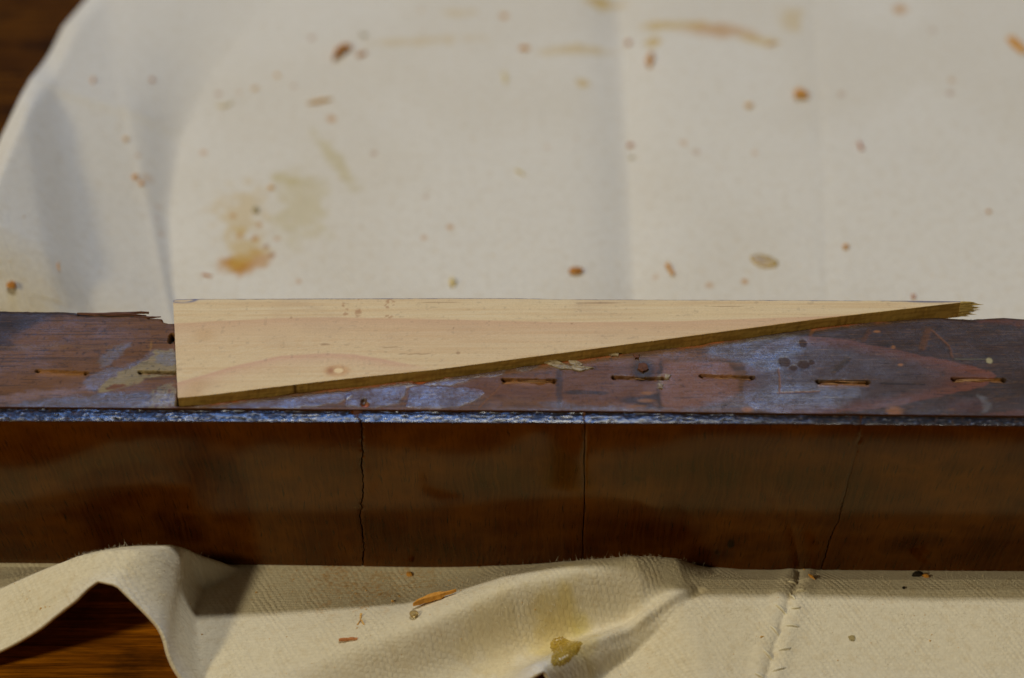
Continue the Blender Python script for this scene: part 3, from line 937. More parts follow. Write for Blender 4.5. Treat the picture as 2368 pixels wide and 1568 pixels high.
# slots torn open by staples
SLOTS = [((85, 858), (200, 863)), ((322, 861), (430, 864)), ((1163, 878.5), (1283, 880.5)), ((1417, 873), (1535, 876)), ((1620, 869.5), (1741, 873)),
         ((1890, 882.5), (2008, 884.5)), ((2203, 877), (2322, 878.5)), ((930, 876), (1022, 873)), ((-150, 860), (-40, 861)), ((2480, 880), (2600, 884))]
for k, (a, b) in enumerate(SLOTS):
    q = vp([a, b]); (ax, ay), (bx, by) = q
    L = math.hypot(bx - ax, by - ay)
    tx, ty = (bx - ax) / L, (by - ay) / L
    u = (GX - ax) * tx + (GY - ay) * ty; v = -(GX - ax) * ty + (GY - ay) * tx
    jag = 0.32 * (fbm(GX * 1.2, GX * 0 + k * 3.1, 3, 31) - 0.5) * 2
    depth_k = (0.55, 0.9, 1.25, 1.1, 0.7, 1.2, 0.9, 1.0, 1, 1)[k]
    ins = sstep(-0.25, 0.25, u) * sstep(L + 0.25, L - 0.25, u)
    tn = fbm(GX * 0.22, GY * 5.5, 4, 40 + k)
    tear = fbm(GX * 0.45, GX * 0 + k * 1.7, 3, 33)
    lo_e = -0.15 - (0.9, 0.7, 1.15, 0.55, 0.9, 1.0, 1.1, 0.6, 1, 1)[k] * tear + jag                                         # torn lower lip
    wide = sstep(0.50 + jag, 0.25 + jag, v) * sstep(lo_e - 0.15, lo_e + 0.15, v)
    lane = 0.20 + 0.35 * (fbm(GX * 0.30, GX * 0 + k * 2.3, 3, 35) - 0.5)
    crack = sstep(0.30, 0.08, np.abs(v - lane)) * (0.35 + 0.65 * sstep(0.35, 0.55, fbm(GX * 0.35, GX * 0 + k, 3, 36)))
    hz = hz - ins * depth_k * (0.38 * wide + 0.75 * crack + 0.30 * wide * (tn - 0.4))
    hole = np.maximum(sstep(0.52, 0.26, np.hypot(u - 0.1, v - 0.05)), sstep(0.52, 0.26, np.hypot(u - L + 0.1, v - 0.05)))
    hz = hz - 1.9 * hole
    raw = np.clip(wide * 1.3, 0, 1) * ins * (0.75, 0.9, 1, 0.95, 1, 0.8, 0.85, 1, 1, 1)[k]
    if k == 4:
        raw = raw * (0.15 + 0.85 * sstep(0.48, 0.60, u / L))
    rc = mixc(np.broadcast_to(s2l(142, 96, 46), c.shape), s2l(66, 40, 18), sstep(0.42, 0.62, tn))
    rc = mixc(rc, s2l(50, 30, 14), crack * 0.8)
    raw = raw * (0.35 + 0.65 * sstep(0.30, 0.50, fbm(GX * 0.3, GY * 2.0, 3, 44 + k)))
    raw = np.maximum(raw, crack * ins * 0.9)
    c = np.where(raw[..., None] > 0, c * (1 - raw[..., None]) + rc * raw[..., None], c)
    if k in (0, 5, 2):
        edge_m = sstep(1.7, 0.4, np.abs(v + 0.5) + 1.3 * (tn - 0.3)) * ins
        c = mixc(c, s2l(158, 104, 44), edge_m * 0.5)
    c = mixc(c, s2l(34, 22, 12), hole * 0.9)
    film = film * (1 - np.maximum(raw, hole))
m = spot(396, 783, 7, 11, 0.2); hz = hz - 2.0 * m; c = mixc(c, s2l(26, 18, 14), m)
m = spot(*z2(270, 880), 8, 5, 0.25); hz = hz - 0.7 * m; c = mixc(c, s2l(160, 84, 34), m)
m = spot(*z2(262, 855), 5, 5, 0.3); hz = hz - 0.7 * m
film = np.clip(film, 0, 1)
GZ = HX(GX) + hz
# edges: worn arris at the back
GZ = GZ - 0.35 * sstep(0.5, 0.0, ly)
top = np.stack([GX, GY, GZ], -1).reshape(-1, 3)
f = [grid_faces(ny_, nx_)]
# back wall, underside, front wall of the core
nw = 10
bw = []
for i in range(1, nw + 1):
    q = i / nw
    bw.append(np.stack([xs, GY[-1] + 0.25 * (fbm(xs * 0.2, xs * 0 + i * 0.9, 3) - 0.5), GZ[-1] * (1 - q) + 0.05 * q], -1))
bw.append(np.stack([xs, yG(xs) + 0.06, np.full_like(xs, 0.05)], -1))
bw.append(np.stack([xs, GY[0], GZ[0]], -1))
bw = np.array(bw)
allr = np.concatenate([np.stack([GX[-1], GY[-1], GZ[-1]], -1)[None], bw], 0)
nb_ = allr.shape[0]
V_ = np.concatenate([top, allr.reshape(-1, 3)], 0)
f.append(grid_faces(nb_, nx_, len(top)))
cw = np.broadcast_to(s2l(92, 54, 28), (nb_ * nx_, 3))
core_me = mesh_np("core", V_, np.concatenate(f), True,
                  {"col": np.concatenate([c.reshape(-1, 3), cw]), "film": np.concatenate([film.reshape(-1), np.zeros(nb_ * nx_)])}, origin=RO)
core = link("core", core_me, M_TOP, rail)

# --- veneer facing: four thick pieces parted by cracks
CRK = [
    [(812, 941), (824, 958), (833, 972), (838, 990), (836, 1010), (840, 1040), (835, 1070), (839, 1110), (837, 1150), (833, 1190), (836, 1220), (842, 1255), (838, 1308)],
    [(1350, 945), (1350, 960), (1352, 976), (1352, 1000), (1350, 1060), (1351, 1120), (1350, 1180), (1347, 1240), (1348, 1318)],
    [(1992, 952), (1991, 970), (1990, 985), (1988, 1010), (1976, 1060), (1965, 1095), (1950, 1150), (1938, 1200), (1918, 1248), (1906, 1290), (1894, 1330)],
]


def face_point(px, py):
    """survey point on the rail's front face -> x, z   (or on its top strip -> x, y)"""
    x = 0.0
    d = FW * FPX + np.array([1.0, 0, 0]) * (px - 1183.5) + UP * (784 - py)
    lo_, hi_ = 0.0, 60.0
    for _ in range(40):
        z = 0.5 * (lo_ + hi_)
        p = CAM + d * ((z - CAM[2]) / d[2])
        H = float(HX(p[0]))
        yf = float(yBase(p[0]) + (yF(p[0]) - yBase(p[0])) * np.clip(z / H, 0, 1))
        if p[1] < yf:
            hi_ = z          # point is in front of the face: go lower
        else:
            lo_ = z
    return p[0], z


npath_top, npath_face = 26, 150
paths = []
for ck in CRK:
    rows = []
    for a, b in ck:
        q = vp([(a, b)])[0]
        if q[1] > yF(q[0]):
            rows.append((-(q[1] - yF(q[0])), q[0]))
        else:
            fx, fzv = face_point(a, b)
            rows.append((float(HX(fx)) - fzv, fx))
    rows = np.array(rows); paths.append(rows[np.argsort(rows[:, 0])])


def crack_x(i, s, x_ref):
    r = paths[i]
    x = np.interp(s, r[:, 0], r[:, 1])
    return x + (0.35 * (fbm(s * 0.55, s * 0 + i * 5.0, 4, 50) - 0.5) + 0.30 * (fbm(s * 1.9, s * 0 + i * 3.0, 2, 51) - 0.5)) * (0.5 if i == 1 else 1.5)


GAPS = [lambda s: 0.085 + 0.13 * fbm(s * 0.5, s * 0, 3, 60), lambda s: 0.10 + 0.05 * fbm(s * 0.5, s * 0 + 4, 3, 61),
        lambda s: np.clip(0.02 + 0.12 * (s - 4) / 40, 0.004, 0.14) * (0.5 + fbm(s * 0.5, s * 0, 3, 62))]
spans = [(None, 0), (0, 1), (1, 2), (2, None)]
for i, (l, r) in enumerate(spans):
    # s: negative on the top strip (distance behind the arris), positive down the face
    s_top = -np.linspace(1, 0.06, npath_top) * 4.6
    s_face = np.linspace(0.0, 47.4, npath_face)
    S = np.concatenate([s_top, s_face])
    if l is None: xl = np.full_like(S, XL)
    else: xl = crack_x(l, S, 0) + GAPS[l](S)
    if r is None: xr = np.full_like(S, XR)
    else: xr = crack_x(r, S, 0) - GAPS[r](S)
    nxp = max(60, int((xr - xl).mean() / 0.34))
    q = np.linspace(0, 1, nxp)
    Xp = xl[:, None] + (xr - xl)[:, None] * q[None, :]
    H = HX(Xp)
    Sg = np.broadcast_to(S[:, None], Xp.shape)
    depth = (yG(Xp) - yF(Xp))
    tfrac = np.clip(-Sg / 4.6, 0, 1)
    is_top = Sg < 0
    zz = np.where(is_top, H, H - np.minimum(Sg, H))
    kf = np.clip(zz / H, 0, 1)
    yface = yBase(Xp) + (yF(Xp) - yBase(Xp)) * kf - 0.55 * np.sin(np.pi * np.clip(kf, 0, 1)) ** 0.8
    yy = np.where(is_top, yF(Xp) + depth * tfrac, yface)
    # rounded, nicked arris
    rnd = 0.45 * np.exp(-np.abs(Sg) / 0.5) * (0.55 + 0.9 * fbm(Xp * 0.6, Xp * 0 + 3, 3, 63))
    zz = zz - 0.5 * rnd
    yy = yy + 0.5 * rnd
    # gritty broken top of the strip, lower near the glue line
    gritn = fbm(Xp * 1.5, yy * 1.7, 3, 64)
    topm = np.clip(-Sg / 0.5, 0, 1) * is_top
    zz = zz + topm * (0.16 * (gritn - 0.55) - 0.12 - 0.30 * sstep(0.62, 0.9, tfrac) * (0.4 + fbm(Xp * 0.25, Xp * 0, 3, 66)))
    # gentle waviness of the polished face and small dents
    yy = yy + np.where(is_top, 0, 0.16 * (fbm(Xp * 0.022, zz * 0.02, 2, 65) - 0.5))
    # crack lips turned in
    dl = np.minimum(Xp - xl[:, None] if l is not None else 9.0, xr[:, None] - Xp if r is not None else 9.0)
    lip = 0.10 * np.exp(-dl / 0.25)
    yy = np.where(is_top, yy, yy + lip); zz = np.where(is_top, zz - lip, zz)
    edge_a = np.where(is_top, 1.0, sstep(0.55, 0.0, Sg + 0.6 * (fbm(Xp * 1.2, zz * 0.8, 3, 67) - 0.5)) * 0.9)
    # less polish on the strip towards the right end
    film_a = np.where(is_top, 0.35 + 0.65 * sstep(62, 12, Xp + 14 * (fbm(Xp * 0.1, Xp * 0, 3, 68) - 0.5)), 1.0) * (0.7 + 0.3 * gritn / 0.5 * 0.8)
    film_a = np.where(is_top, film_a, 1.0)
    dirt = fbm(Xp * 0.55, yy * 1.6, 4, 71) * 0.6 + fbm(Xp * 2.2, yy * 2.6, 2, 72) * 0.4 + 0.16 * (tfrac - 0.35)
    lone = 0.10 * (fbm(Xp * 0.05, Xp * 0 + 3, 3, 73) - 0.5) * 2 + 0.12 * sstep(30, 70, Xp) + 0.07 * sstep(-30, -75, Xp) - 0.05 * np.exp(-((Xp + 10) / 45) ** 2) + 0.03
    dirt = np.where(is_top, 0.9 * sstep(0.48, 0.68, dirt + lone), 0.0)
    zz = np.where(is_top, zz - 0.12 * dirt, zz)
    grid = np.stack([Xp, yy, zz], -1)
    # close the piece: underside, back
    back0 = np.stack([Xp[-1], yG(Xp[-1]) - 0.05, np.full(nxp, 0.04)], -1)
    back1 = np.stack([Xp[0], yG(Xp[0]) - 0.05, zz[0] - 0.01], -1)
    G = np.concatenate([grid, back0[None], back1[None]], 0)
    nr = G.shape[0]
    fc = [grid_faces(nr, nxp, 0, True)]
    vs = [G.reshape(-1, 3)]
    base_n = nr * nxp
    # end caps (crack walls)
    for side, cidx in ((0, 0), (1, nxp - 1)):
        a_ = G[:len(S), cidx]
        b_ = a_.copy(); b_[:, 1] = yG(a_[:, 0]) - 0.05
        capg = np.stack([a_, b_], 0).reshape(-1, 3)
        vs.append(capg); fc.append(grid_faces(2, len(S), base_n, side == 1)); base_n += len(capg)
    nvt = sum(len(v) for v in vs)
    ea = np.concatenate([edge_a.reshape(-1), np.zeros(nvt - edge_a.size)])
    da = np.concatenate([dirt.reshape(-1), np.zeros(nvt - edge_a.size)])
    fa = np.concatenate([film_a.reshape(-1), np.zeros(nvt - edge_a.size)])
    me = mesh_np("veneer", np.concatenate(vs), np.concatenate(fc), True, {"edge": ea, "film": fa, "dirt": da}, origin=RO)
    link("veneer", me, M_FACE, rail)


# --- splinters still hanging on the back edge
def blade(pts, wid, thk, seed=0, jag=0.25):
    """flat sliver along pts (n,3), widths and thicknesses per point"""
    r = np.random.default_rng(seed)
    pts = np.asarray(pts, float); n = len(pts)
    wid = np.broadcast_to(wid, (n,)); thk = np.broadcast_to(thk, (n,))
    tang = np.gradient(pts, axis=0); tang /= np.linalg.norm(tang, axis=1)[:, None]
    side = np.cross(tang, [0, 0, 1.0]); side /= np.linalg.norm(side, axis=1)[:, None] + 1e-9
    vs = []
    for i in range(n):
        w1, w2 = wid[i] * (1 + jag * r.uniform(-1, 1)), wid[i] * (1 + jag * r.uniform(-1, 1))
        t_ = thk[i] * (1 + jag * r.uniform(-1, 1))
        vs += [pts[i] - side[i] * w1 * .5, pts[i] - side[i] * w1 * .28 + [0, 0, t_ * .9], pts[i] + side[i] * w2 * .2 + [0, 0, t_], pts[i] + side[i] * w2 * .5 + [0, 0, t_ * .15],
               pts[i] + side[i] * w2 * .1 - [0, 0, t_ * .12]]
    fs = []
    for i in range(n - 1):
        for j in range(5):
            k = (j + 1) % 5
            fs.append((i * 5 + j, (i + 1) * 5 + j, (i + 1) * 5 + k, i * 5 + k))
    v = np.array(vs)
    v = np.vstack([v, pts[0], pts[-1]])
    a, b = len(v) - 2, len(v) - 1
    for j in range(5):
        k = (j + 1) % 5
        fs.append((a, j, k, a)); fs.append((b, (n - 1) * 5 + k, (n - 1) * 5 + j, b))
    tri = []
    for q in fs:
        tri.append((q[0], q[1], q[2]))
        if q[3] != q[0]:
            tri.append((q[0], q[2], q[3]))
    return v, np.array(tri)


for k, (pp, w, t_) in enumerate([([(178, 724), (230, 727), (290, 727), (338, 729)], [0.5, 1.0, 0.8, 0.15], [0.2, 0.35, 0.35, 0.2]),
                                 ([(240, 724), (290, 724), (330, 723), (344, 724)], [0.3, 0.7, 0.6, 0.5], [0.25, 0.4, 0.4, 0.4]),
                                 ([(310, 733), (345, 734), (372, 732)], [0.4, 0.7, 0.2], [0.2, 0.35, 0.15])]):
    q = vp(pp)
    pts = np.c_[q, HX(q[:, 0]) - 0.15]
    ts = np.linspace(0, 1, 12); tk = np.linspace(0, 1, len(pts))
    pts = np.stack([np.interp(ts, tk, pts[:, j]) for j in range(3)], -1)
    v, fcs = blade(pts, np.interp(ts, tk, w), np.interp(ts, tk, t_), k)
    link("splinter", mesh_np("splinter", v, fcs, False, origin=RO), M_SPLINT, rail)

# torn pale fibres lying in some of the slots
for k, off, u0, u1, w in ((6, -0.15, .06, .62, .30), (6, -0.62, .04, .50, .26), (6, 0.18, .30, .80, .18), (2, -0.45, .15, .85, .26), (2, -0.05, .35, .95, .14), (3, -0.20, .30, .62, .16),
                          (4, -0.55, .20, .60, .20), (5, -0.50, .10, .45, .22), (5, 0.30, .35, .95, .14), (0, -0.40, .45, .92, .18)):
    q = vp(SLOTS[k]); (ax, ay), (bx, by) = q
    ts = np.linspace(u0, u1, 8)
    wv = 0.10 * np.sin(ts * 9 + k)
    pts = np.stack([ax + (bx - ax) * ts, ay + (by - ay) * ts + off + wv, HX(ax) - 0.28 + 0.12 * np.sin(np.linspace(0, np.pi, 8))], -1)
    v, fcs = blade(pts, w * np.array([.3, .8, 1, 1, .9, .8, .5, .1]), 0.16, 300 + k + int(off * 10), 0.35)
    link("torn_fibre", mesh_np("torn_fibre", v, fcs, False, origin=RO), M_TORN, rail)

# --- ridges of dried glue standing on the top
M_GLUE = N("dried_hide_glue")
_p = M_GLUE.objmm()
_g = M_GLUE.noise(_p, 0.9, 4, 0.6)
M_GLUE = M_GLUE.set(**{'Base Color': M_GLUE.ramp(_g, [(0.35, s2l(116, 98, 74)), (0.65, s2l(176, 160, 128))]), 'Roughness': 0.5,
                       'Normal': M_GLUE.bump(_g, 0.0003, 0.6)})


def pad(poly, thick, seed, zoff=0.0, n=3):
    """low crusty flake with a ragged outline (xy polygon in mm)"""
    r = np.random.default_rng(seed)
    pl = np.asarray(poly)
    out = []
    for a, b in zip(pl, np.roll(pl, -1, 0)):
        m = max(2, int(np.hypot(*(b - a)) / 0.45))
        for i in range(m):
            out.append(a + (b - a) * i / m)
    out = np.array(out); cen = out.mean(0)
    out = out + r.normal(0, 0.07, out.shape)
    rings = [out, cen + (out - cen) * 0.93, cen + (out - cen) * 0.6]
    hs = [0.0, thick * 0.8, thick]
    v = []
    for rr, h in zip(rings, hs):
        zz = HX(rr[:, 0]) + zoff + h * (1 + r.uniform(-.35, .35, len(rr))) - (0.15 if h == 0 else 0)
        v.append(np.c_[rr, zz])
    v.append(np.array([[cen[0], cen[1], float(HX(cen[0])) + zoff + thick * 0.8]]))
    m = len(out); fs = []
    for k in range(2):
        for i in range(m):
            j = (i + 1) % m
            fs += [(k * m + i, k * m + j, (k + 1) * m + j), (k * m + i, (k + 1) * m + j, (k + 1) * m + i)]
    for i in range(m):
        fs.append((2 * m + i, 2 * m + (i + 1) % m, 3 * m))
    return np.vstack(v), np.array(fs)


for k, pl in enumerate([[z2(1465, 578), z2(1560, 578), z2(1620, 612), z2(1720, 622), z2(1830, 630), z2(1740, 658), z2(1660, 640), z2(1590, 640), z2(1510, 612)],
                        [z2(1645, 585), z2(1700, 580), z2(1745, 610), z2(1720, 626), z2(1660, 608)],
                        [z2(1920, 540), z2(1990, 528), z2(1985, 552), z2(1935, 556)], [z2(2085, 545), z2(2130, 540), z2(2128, 566), z2(2095, 570)],
                        [z2(2120, 600), z2(2170, 598), z2(2190, 640), z2(2150, 662), z2(2115, 640)], [z2(2300, 675), z2(2340, 680), z2(2325, 708), z2(2296, 705)],
                        [z2(2255, 740), z2(2285, 742), z2(2280, 772), z2(2255, 770)]]):
    v, fcs = pad(vp(pl), 0.32, 70 + k)
    o = link("glue_flake", mesh_np("glue_flake", v, fcs, False, origin=RO), M_GLUE if k not in (3, 4) else M_SPLINT, rail)

# ------------------------------------------------------------------ the new pine wedge
TOPZ, BOTZ = 2.2, -2.2
wedge = thing("pine_wedge", "pale new pine wedge patch with a small knot, tapering right, laid on the old rail", "wood wedge", (0, 24, 46))
WO = np.array([0, 24, 46.0])
bk = vp([(400, 692.5), (408, 691), (440, 690), (700, 689), (1060, 688), (1180, 688), (1300, 690.5), (1700, 692.5), (2100, 695), (2236, 697)], TOPZ)
ku = vp(CUT_UP + [(2234, 698)], TOPZ)
ns, nt = 800, 84
ss = np.linspace(0, 1, ns)
xb0 = bk[0, 0]; xk0 = ku[0, 0]
xb = xb0 + (bk[-1, 0] - xb0) * ss; xk = xk0 + (ku[-1, 0] - xk0) * ss
yb_ = np.interp(xb, bk[:, 0], bk[:, 1]); yk_ = np.interp(xk, ku[:, 0], ku[:, 1])
tq = np.linspace(0, 1, nt)
WX = xk[None] + (xb - xk)[None] * tq[:, None]
WY = yk_[None] + (yb_ - yk_)[None] * tq[:, None]
WY = WY + (1 - tq[:, None]) ** 30 * 0.10 * (fbm(WX * 0.8, WX * 0, 3, 90) - 0.5) + tq[:, None] ** 30 * 0.10 * (fbm(WX * 0.8, WX * 0 + 7, 3, 91) - 0.5)
WX = WX + (1 - ss[None]) ** 200 * 0.14 * (fbm(WY * 0.9, WY * 0, 3, 92) - 0.5)
WZ = HX(WX) + TOPZ
WZ = WZ - 0.22 * np.exp(-(1 - tq[:, None]) * (nt - 1) / 1.0) - 0.10 * np.exp(-tq[:, None] * (nt - 1) / 0.8)
# grain of the board
wc = np.broadcast_to(s2l(226, 190, 128), WX.shape + (3,)).copy()
g1 = fbm(WX * 0.03, WY * 1.6, 4, 93); g2 = fbm(WX * 0.06, WY * 5.0, 3, 94)
wc = mixc(wc, s2l(214, 170, 108), sstep(0.42, 0.7, g1) * 0.5)
wc = mixc(wc, s2l(234, 204, 146), sstep(0.5, 0.72, g2) * 0.35)
la = vp([(300, 752), z1(1200, 326), z1(1900, 290), z2(0, 285), z2(900, 302), z2(1600, 320), z2(2368, 312), z3(700, 290), z3(1400, 265)], TOPZ)
ya = np.interp(WX, la[:, 0], la[:, 1])
d = ya - WY + 0.15 * (g1 - 0.5)
wc = mixc(wc, s2l(206, 148, 98), sstep(-0.15, 0.25, d) * np.exp(-np.clip(d, 0, 99) / 2.6) * 0.55)
wc = mixc(wc, s2l(210, 160, 108), sstep(0, 0.5, d) * np.exp(-np.clip(d, 0, 99) / 9.0) * 0.42)
lb = vp([(300, 905), z1(1200, 725), z1(1450, 655), z1(1600, 610), z1(1900, 545), z1(2200, 529), z2(0, 528), z2(200, 535), z2(400, 570), z2(600, 608), z2(800, 640)], TOPZ)
yb2 = np.interp(WX, lb[:, 0], lb[:, 1])
d = yb2 - WY + 0.15 * (g1 - 0.5)
inb = sstep(lb[-1, 0], lb[-3, 0], WX)
wc = mixc(wc, s2l(208, 146, 108), sstep(-0.2, 0.5, d) * np.exp(-np.clip(d, 0, 99) / 2.0) * 0.75 * inb)
wc = mixc(wc, s2l(212, 158, 112), sstep(0, 0.6, d) * 0.30 * inb * sstep(-55, -85, WX))


def wspot(px, py, rx, ry, soft=0.3):
    q = vp([(px, py)], TOPZ)[0]
    r = np.hypot((WX - q[0]) / (rx / 10.9), (WY - q[1]) / (ry / 7.7))
    return sstep(1 + soft, 1 - soft, r)


kn = vp([(779, 857)], TOPZ)[0]
rk = np.hypot((WX - kn[0]) / 1.9, (WY - kn[1]) / 1.15)
wc = mixc(wc, s2l(206, 146, 82), np.exp(-((rk - 1.0) / 0.55) ** 2) * 0.6)
kn2 = vp([(765, 857)], TOPZ)[0]
wc = mixc(wc, s2l(160, 92, 48), np.exp(-(np.hypot((WX - kn2[0]) / 0.8, (WY - kn2[1]) / 1.0)) ** 2) * 0.7)
wc = mixc(wc, s2l(240, 200, 132), sstep(1.0, 0.6, np.hypot((WX - kn[0] - 0.35) / 1.25, (WY - kn[1]) / 0.95)))
wc = mixc(wc, s2l(190, 130, 70), np.exp(-((np.hypot((WX - kn[0] - 0.35) / 1.25, (WY - kn[1]) / 0.95) - 0.95) / 0.12) ** 2) * 0.55)
sp = fbm(WX * 1.5, WY * 1.5, 2, 95)
for a, b, rx, ry in (z2(125, 200) + (4, 6), z2(145, 235) + (5, 3), z2(140, 265) + (6, 4), z2(445, 185) + (12, 10), z2(425, 212) + (10, 5), z2(225, 255) + (8, 10), z2(430, 282) + (10, 4), z2(235, 165) + (5, 4)):
    wc = mixc(wc, s2l(164, 98, 46), wspot(a, b, rx, ry) * sstep(0.40, 0.62, sp) * 0.55)
for a, b, rx, ry in (z2(870, 358) + (2, 2), z2(1670, 330) + (2, 2), z2(900, 528) + (5, 3), z2(0, 470) + (12, 2), z1(1970, 290) + (3, 2), z2(620, 535) + (40, 1.2), z2(440, 490) + (26, 1.4), z2(1850, 190) + (50, 2.2), z2(760, 185) + (50, 1.2), z3(350, 215) + (40, 1)):
    wc = mixc(wc, s2l(150, 104, 58), wspot(a, b, rx, ry) * 0.6)
for a, b in ((1385, 405), (1340, 750), (1290, 820)):
    wc = mixc(wc, s2l(206, 156, 92), wspot(*z1(a, b), 22, 14, 0.8) * 0.45)
# pencil along the top edge
pe = (yb_[None] - WY) + 0 * WX
pn = fbm(WX * 0.5, WX * 0, 3, 96)
wc = mixc(wc, s2l(92, 90, 100), sstep(0.42, 0.14, pe + 0.35 * (pn - 0.5)) * sstep(0.25, 0.5, fbm(WX * 0.12, WX * 0 + 3, 3, 97)) * 0.8)
q = vp([z1(1235, 168)], TOPZ)[0]
rr = np.hypot((WX - q[0]) / 2.9, (WY - q[1]) / 0.95)
wc = mixc(wc, s2l(104, 102, 112), np.exp(-((rr - 0.95) / 0.22) ** 2) * 0.85)
wc = mixc(wc, s2l(120, 116, 122), sstep(0.5, 0.1, pe) * sstep(xb0 + 9, xb0 + 5, WX) * 0.7)
wc = mixc(wc, s2l(96, 94, 104), wspot(*z3(1740, 176), 60, 5, 0.4) * 0.75)
wc = mixc(wc, s2l(188, 150, 104), sstep(0.56, 0.76, fbm(WX * 0.06, WY * 0.11, 4, 101)) * 0.22)
wc = mixc(wc, s2l(120, 96, 70), sstep(0.70, 0.80, fbm(WX * 0.9, WY * 1.4, 3, 102)) * 0.20)
wc = np.clip(wc * np.array([0.98, 1.11, 1.46]), 0, 0.9)
wt = np.stack([WX, WY, WZ], -1)
# ring of side walls: cut face, tip, back, left end
ncol = 12
rim_pts = np.concatenate([wt[0, :], wt[1:, -1], wt[-1, -2::-1], wt[-2::-1, 0]], 0)
nrm = len(rim_pts)
low = vp(CUT_LO[:-1], 0)
rows = [rim_pts]
for i in range(1, ncol + 1):
    q = i / ncol
    r_ = rim_pts.copy()
    r_[:, 2] = rim_pts[:, 2] * (1 - q) + (HX(rim_pts[:, 0]) + BOTZ) * q
    # sawn cut: slight saw marks and a small undercut
    r_[:ns, 1] += 0.05 * (fbm(r_[:ns, 0] * 2.2, np.full(ns, i * 0.45), 3, 98) - 0.5) * 2 - 0.10 * q
    rows.append(r_)
rows = np.array(rows)
bot = rows[-1].mean(0)
Vw = np.concatenate([wt.reshape(-1, 3), rows.reshape(-1, 3)], 0)
Fw = [grid_faces(nt, ns), grid_faces(ncol + 1, nrm, nt * ns, True)]
# underside: strip between cut foot and back foot
cf = nt * ns + ncol * nrm + np.arange(ns)
bf = nt * ns + ncol * nrm + (ns + nt - 1 + np.arange(ns - 1))[::-1]
und = np.stack([cf[:-1][:ns - 2], bf[:ns - 2], bf[1:ns - 1], cf[1:ns - 1]], -1)
Fw.append(und)
cutc = np.broadcast_to(s2l(196, 160, 88), (rows.shape[0], nrm, 3)).copy()
cn = fbm(rows[..., 0] * 0.25, rows[..., 2] * 2.0, 3, 99)
cutc = mixc(cutc, s2l(150, 112, 52), sstep(0.4, 0.7, cn) * 0.6)
qk = at(683, 893, 47)[0]
cutc = mixc(cutc, s2l(84, 50, 24), np.exp(-((rows[..., 0] - qk) / 0.35) ** 2) * 0.9)
wedge_me = mesh_np("board", Vw, np.concatenate(Fw), True, {"col": np.concatenate([wc.reshape(-1, 3), cutc.reshape(-1, 3)])}, origin=WO)
try:
    wedge_me.set_sharp_from_angle(angle=math.radians(40))
except Exception:
    pass
link("board", wedge_me, M_PINE, wedge)
# torn fibres at the thin end
tipc = at(2232, 700, 48)
for k in range(26):
    fr_ = k / 25
    z0 = float(HX(tipc[0])) + TOPZ - 0.15 - 4.1 * fr_
    ln = (1.0 + 2.3 * random.random()) * (1.25 - 0.5 * abs(fr_ - 0.35))
    x0 = tipc[0] - 1.6
    y0 = float(np.interp(x0, ku[:, 0], ku[:, 1])) + 0.12 + random.uniform(-0.05, 0.15)
    ts = np.linspace(0, 1, 6)
    up_ = random.uniform(-0.35, 0.25)
    pts = np.stack([x0 + ts * (ln + 1.4), y0 + 0.15 * ts + random.uniform(-.15, .15) * ts ** 2, z0 + up_ * ts ** 1.5], -1)
    v, fcs = blade(pts, np.interp(ts, [0, .6, 1], [0.6, 0.42, 0.04]), np.interp(ts, [0, .6, 1], [0.34, 0.26, 0.03]), 200 + k)
    link("torn_fibre", mesh_np("torn_fibre", v, fcs, False, origin=WO), M_PSPL, wedge)

# ------------------------------------------------------------------ chips and crumbs lying on the cloth
CH = {
    'dark': mat_plain_wood("chip_dark", s2l(150, 92, 26), s2l(216, 150, 64), (1.2, 1.2, 1.2)),
    'orange': mat_plain_wood("chip_orange", s2l(186, 124, 40), s2l(230, 172, 84), (1.0, 1.0, 1.0)),
    'tan': mat_plain_wood("chip_tan", s2l(206, 158, 84), s2l(232, 192, 122), (1.0, 1.0, 1.0)),
    'pale': mat_plain_wood("chip_pale", s2l(206, 186, 128), s2l(226, 208, 156), (1.0, 1.0, 1.0)),
    'red': mat_plain_wood("chip_red", s2l(168, 104, 60), s2l(206, 142, 90), (1.0, 1.0, 1.0)),
    'black': mat_plain_wood("chip_black", s2l(22, 18, 16), s2l(44, 34, 26), (2, 2, 2)),
    'grey': mat_plain_wood("chip_grey", s2l(146, 132, 88), s2l(186, 170, 124), (1.5, 1.5, 1.5)),
    'white': M_FIBRE,
}


def sliver(name, px, py, L, W, T, ang, colr, label, cat="wood splinter", bend=0.0, lift=0.0, group=None, taper=(0.35, 1.0, 0.2)):
    p = drop(px, py)
    n = 9
    ts = np.linspace(0, 1, n)
    u = (ts - 0.5) * L
    ca, sa = math.cos(ang), math.sin(ang)
    lx = u * ca - bend * np.sin(np.pi * ts) * sa
    ly_ = u * sa + bend * np.sin(np.pi * ts) * ca
    hz_ = np.array([float(height(p[0] + a, p[1] + b)) for a, b in zip(lx, ly_)])
    pts = np.stack([p[0] + lx, p[1] + ly_, np.maximum(hz_, hz_ * 0.4 + hz_.max() * 0.6) + 0.03 + T * 0.15 + lift * ts], -1)
    w = np.interp(ts, [0, 0.45, 1], np.array(taper) * W)
    v, fcs = blade(pts, w, np.interp(ts, [0, .4, 1], [T * .6, T, T * .45]), int(px * 7 + py), 0.3)
    o = link(name, mesh_np(name, v, fcs, False, origin=p), CH[colr])
    o.location = p * MM
    tag(o, label, cat, group)
    return o


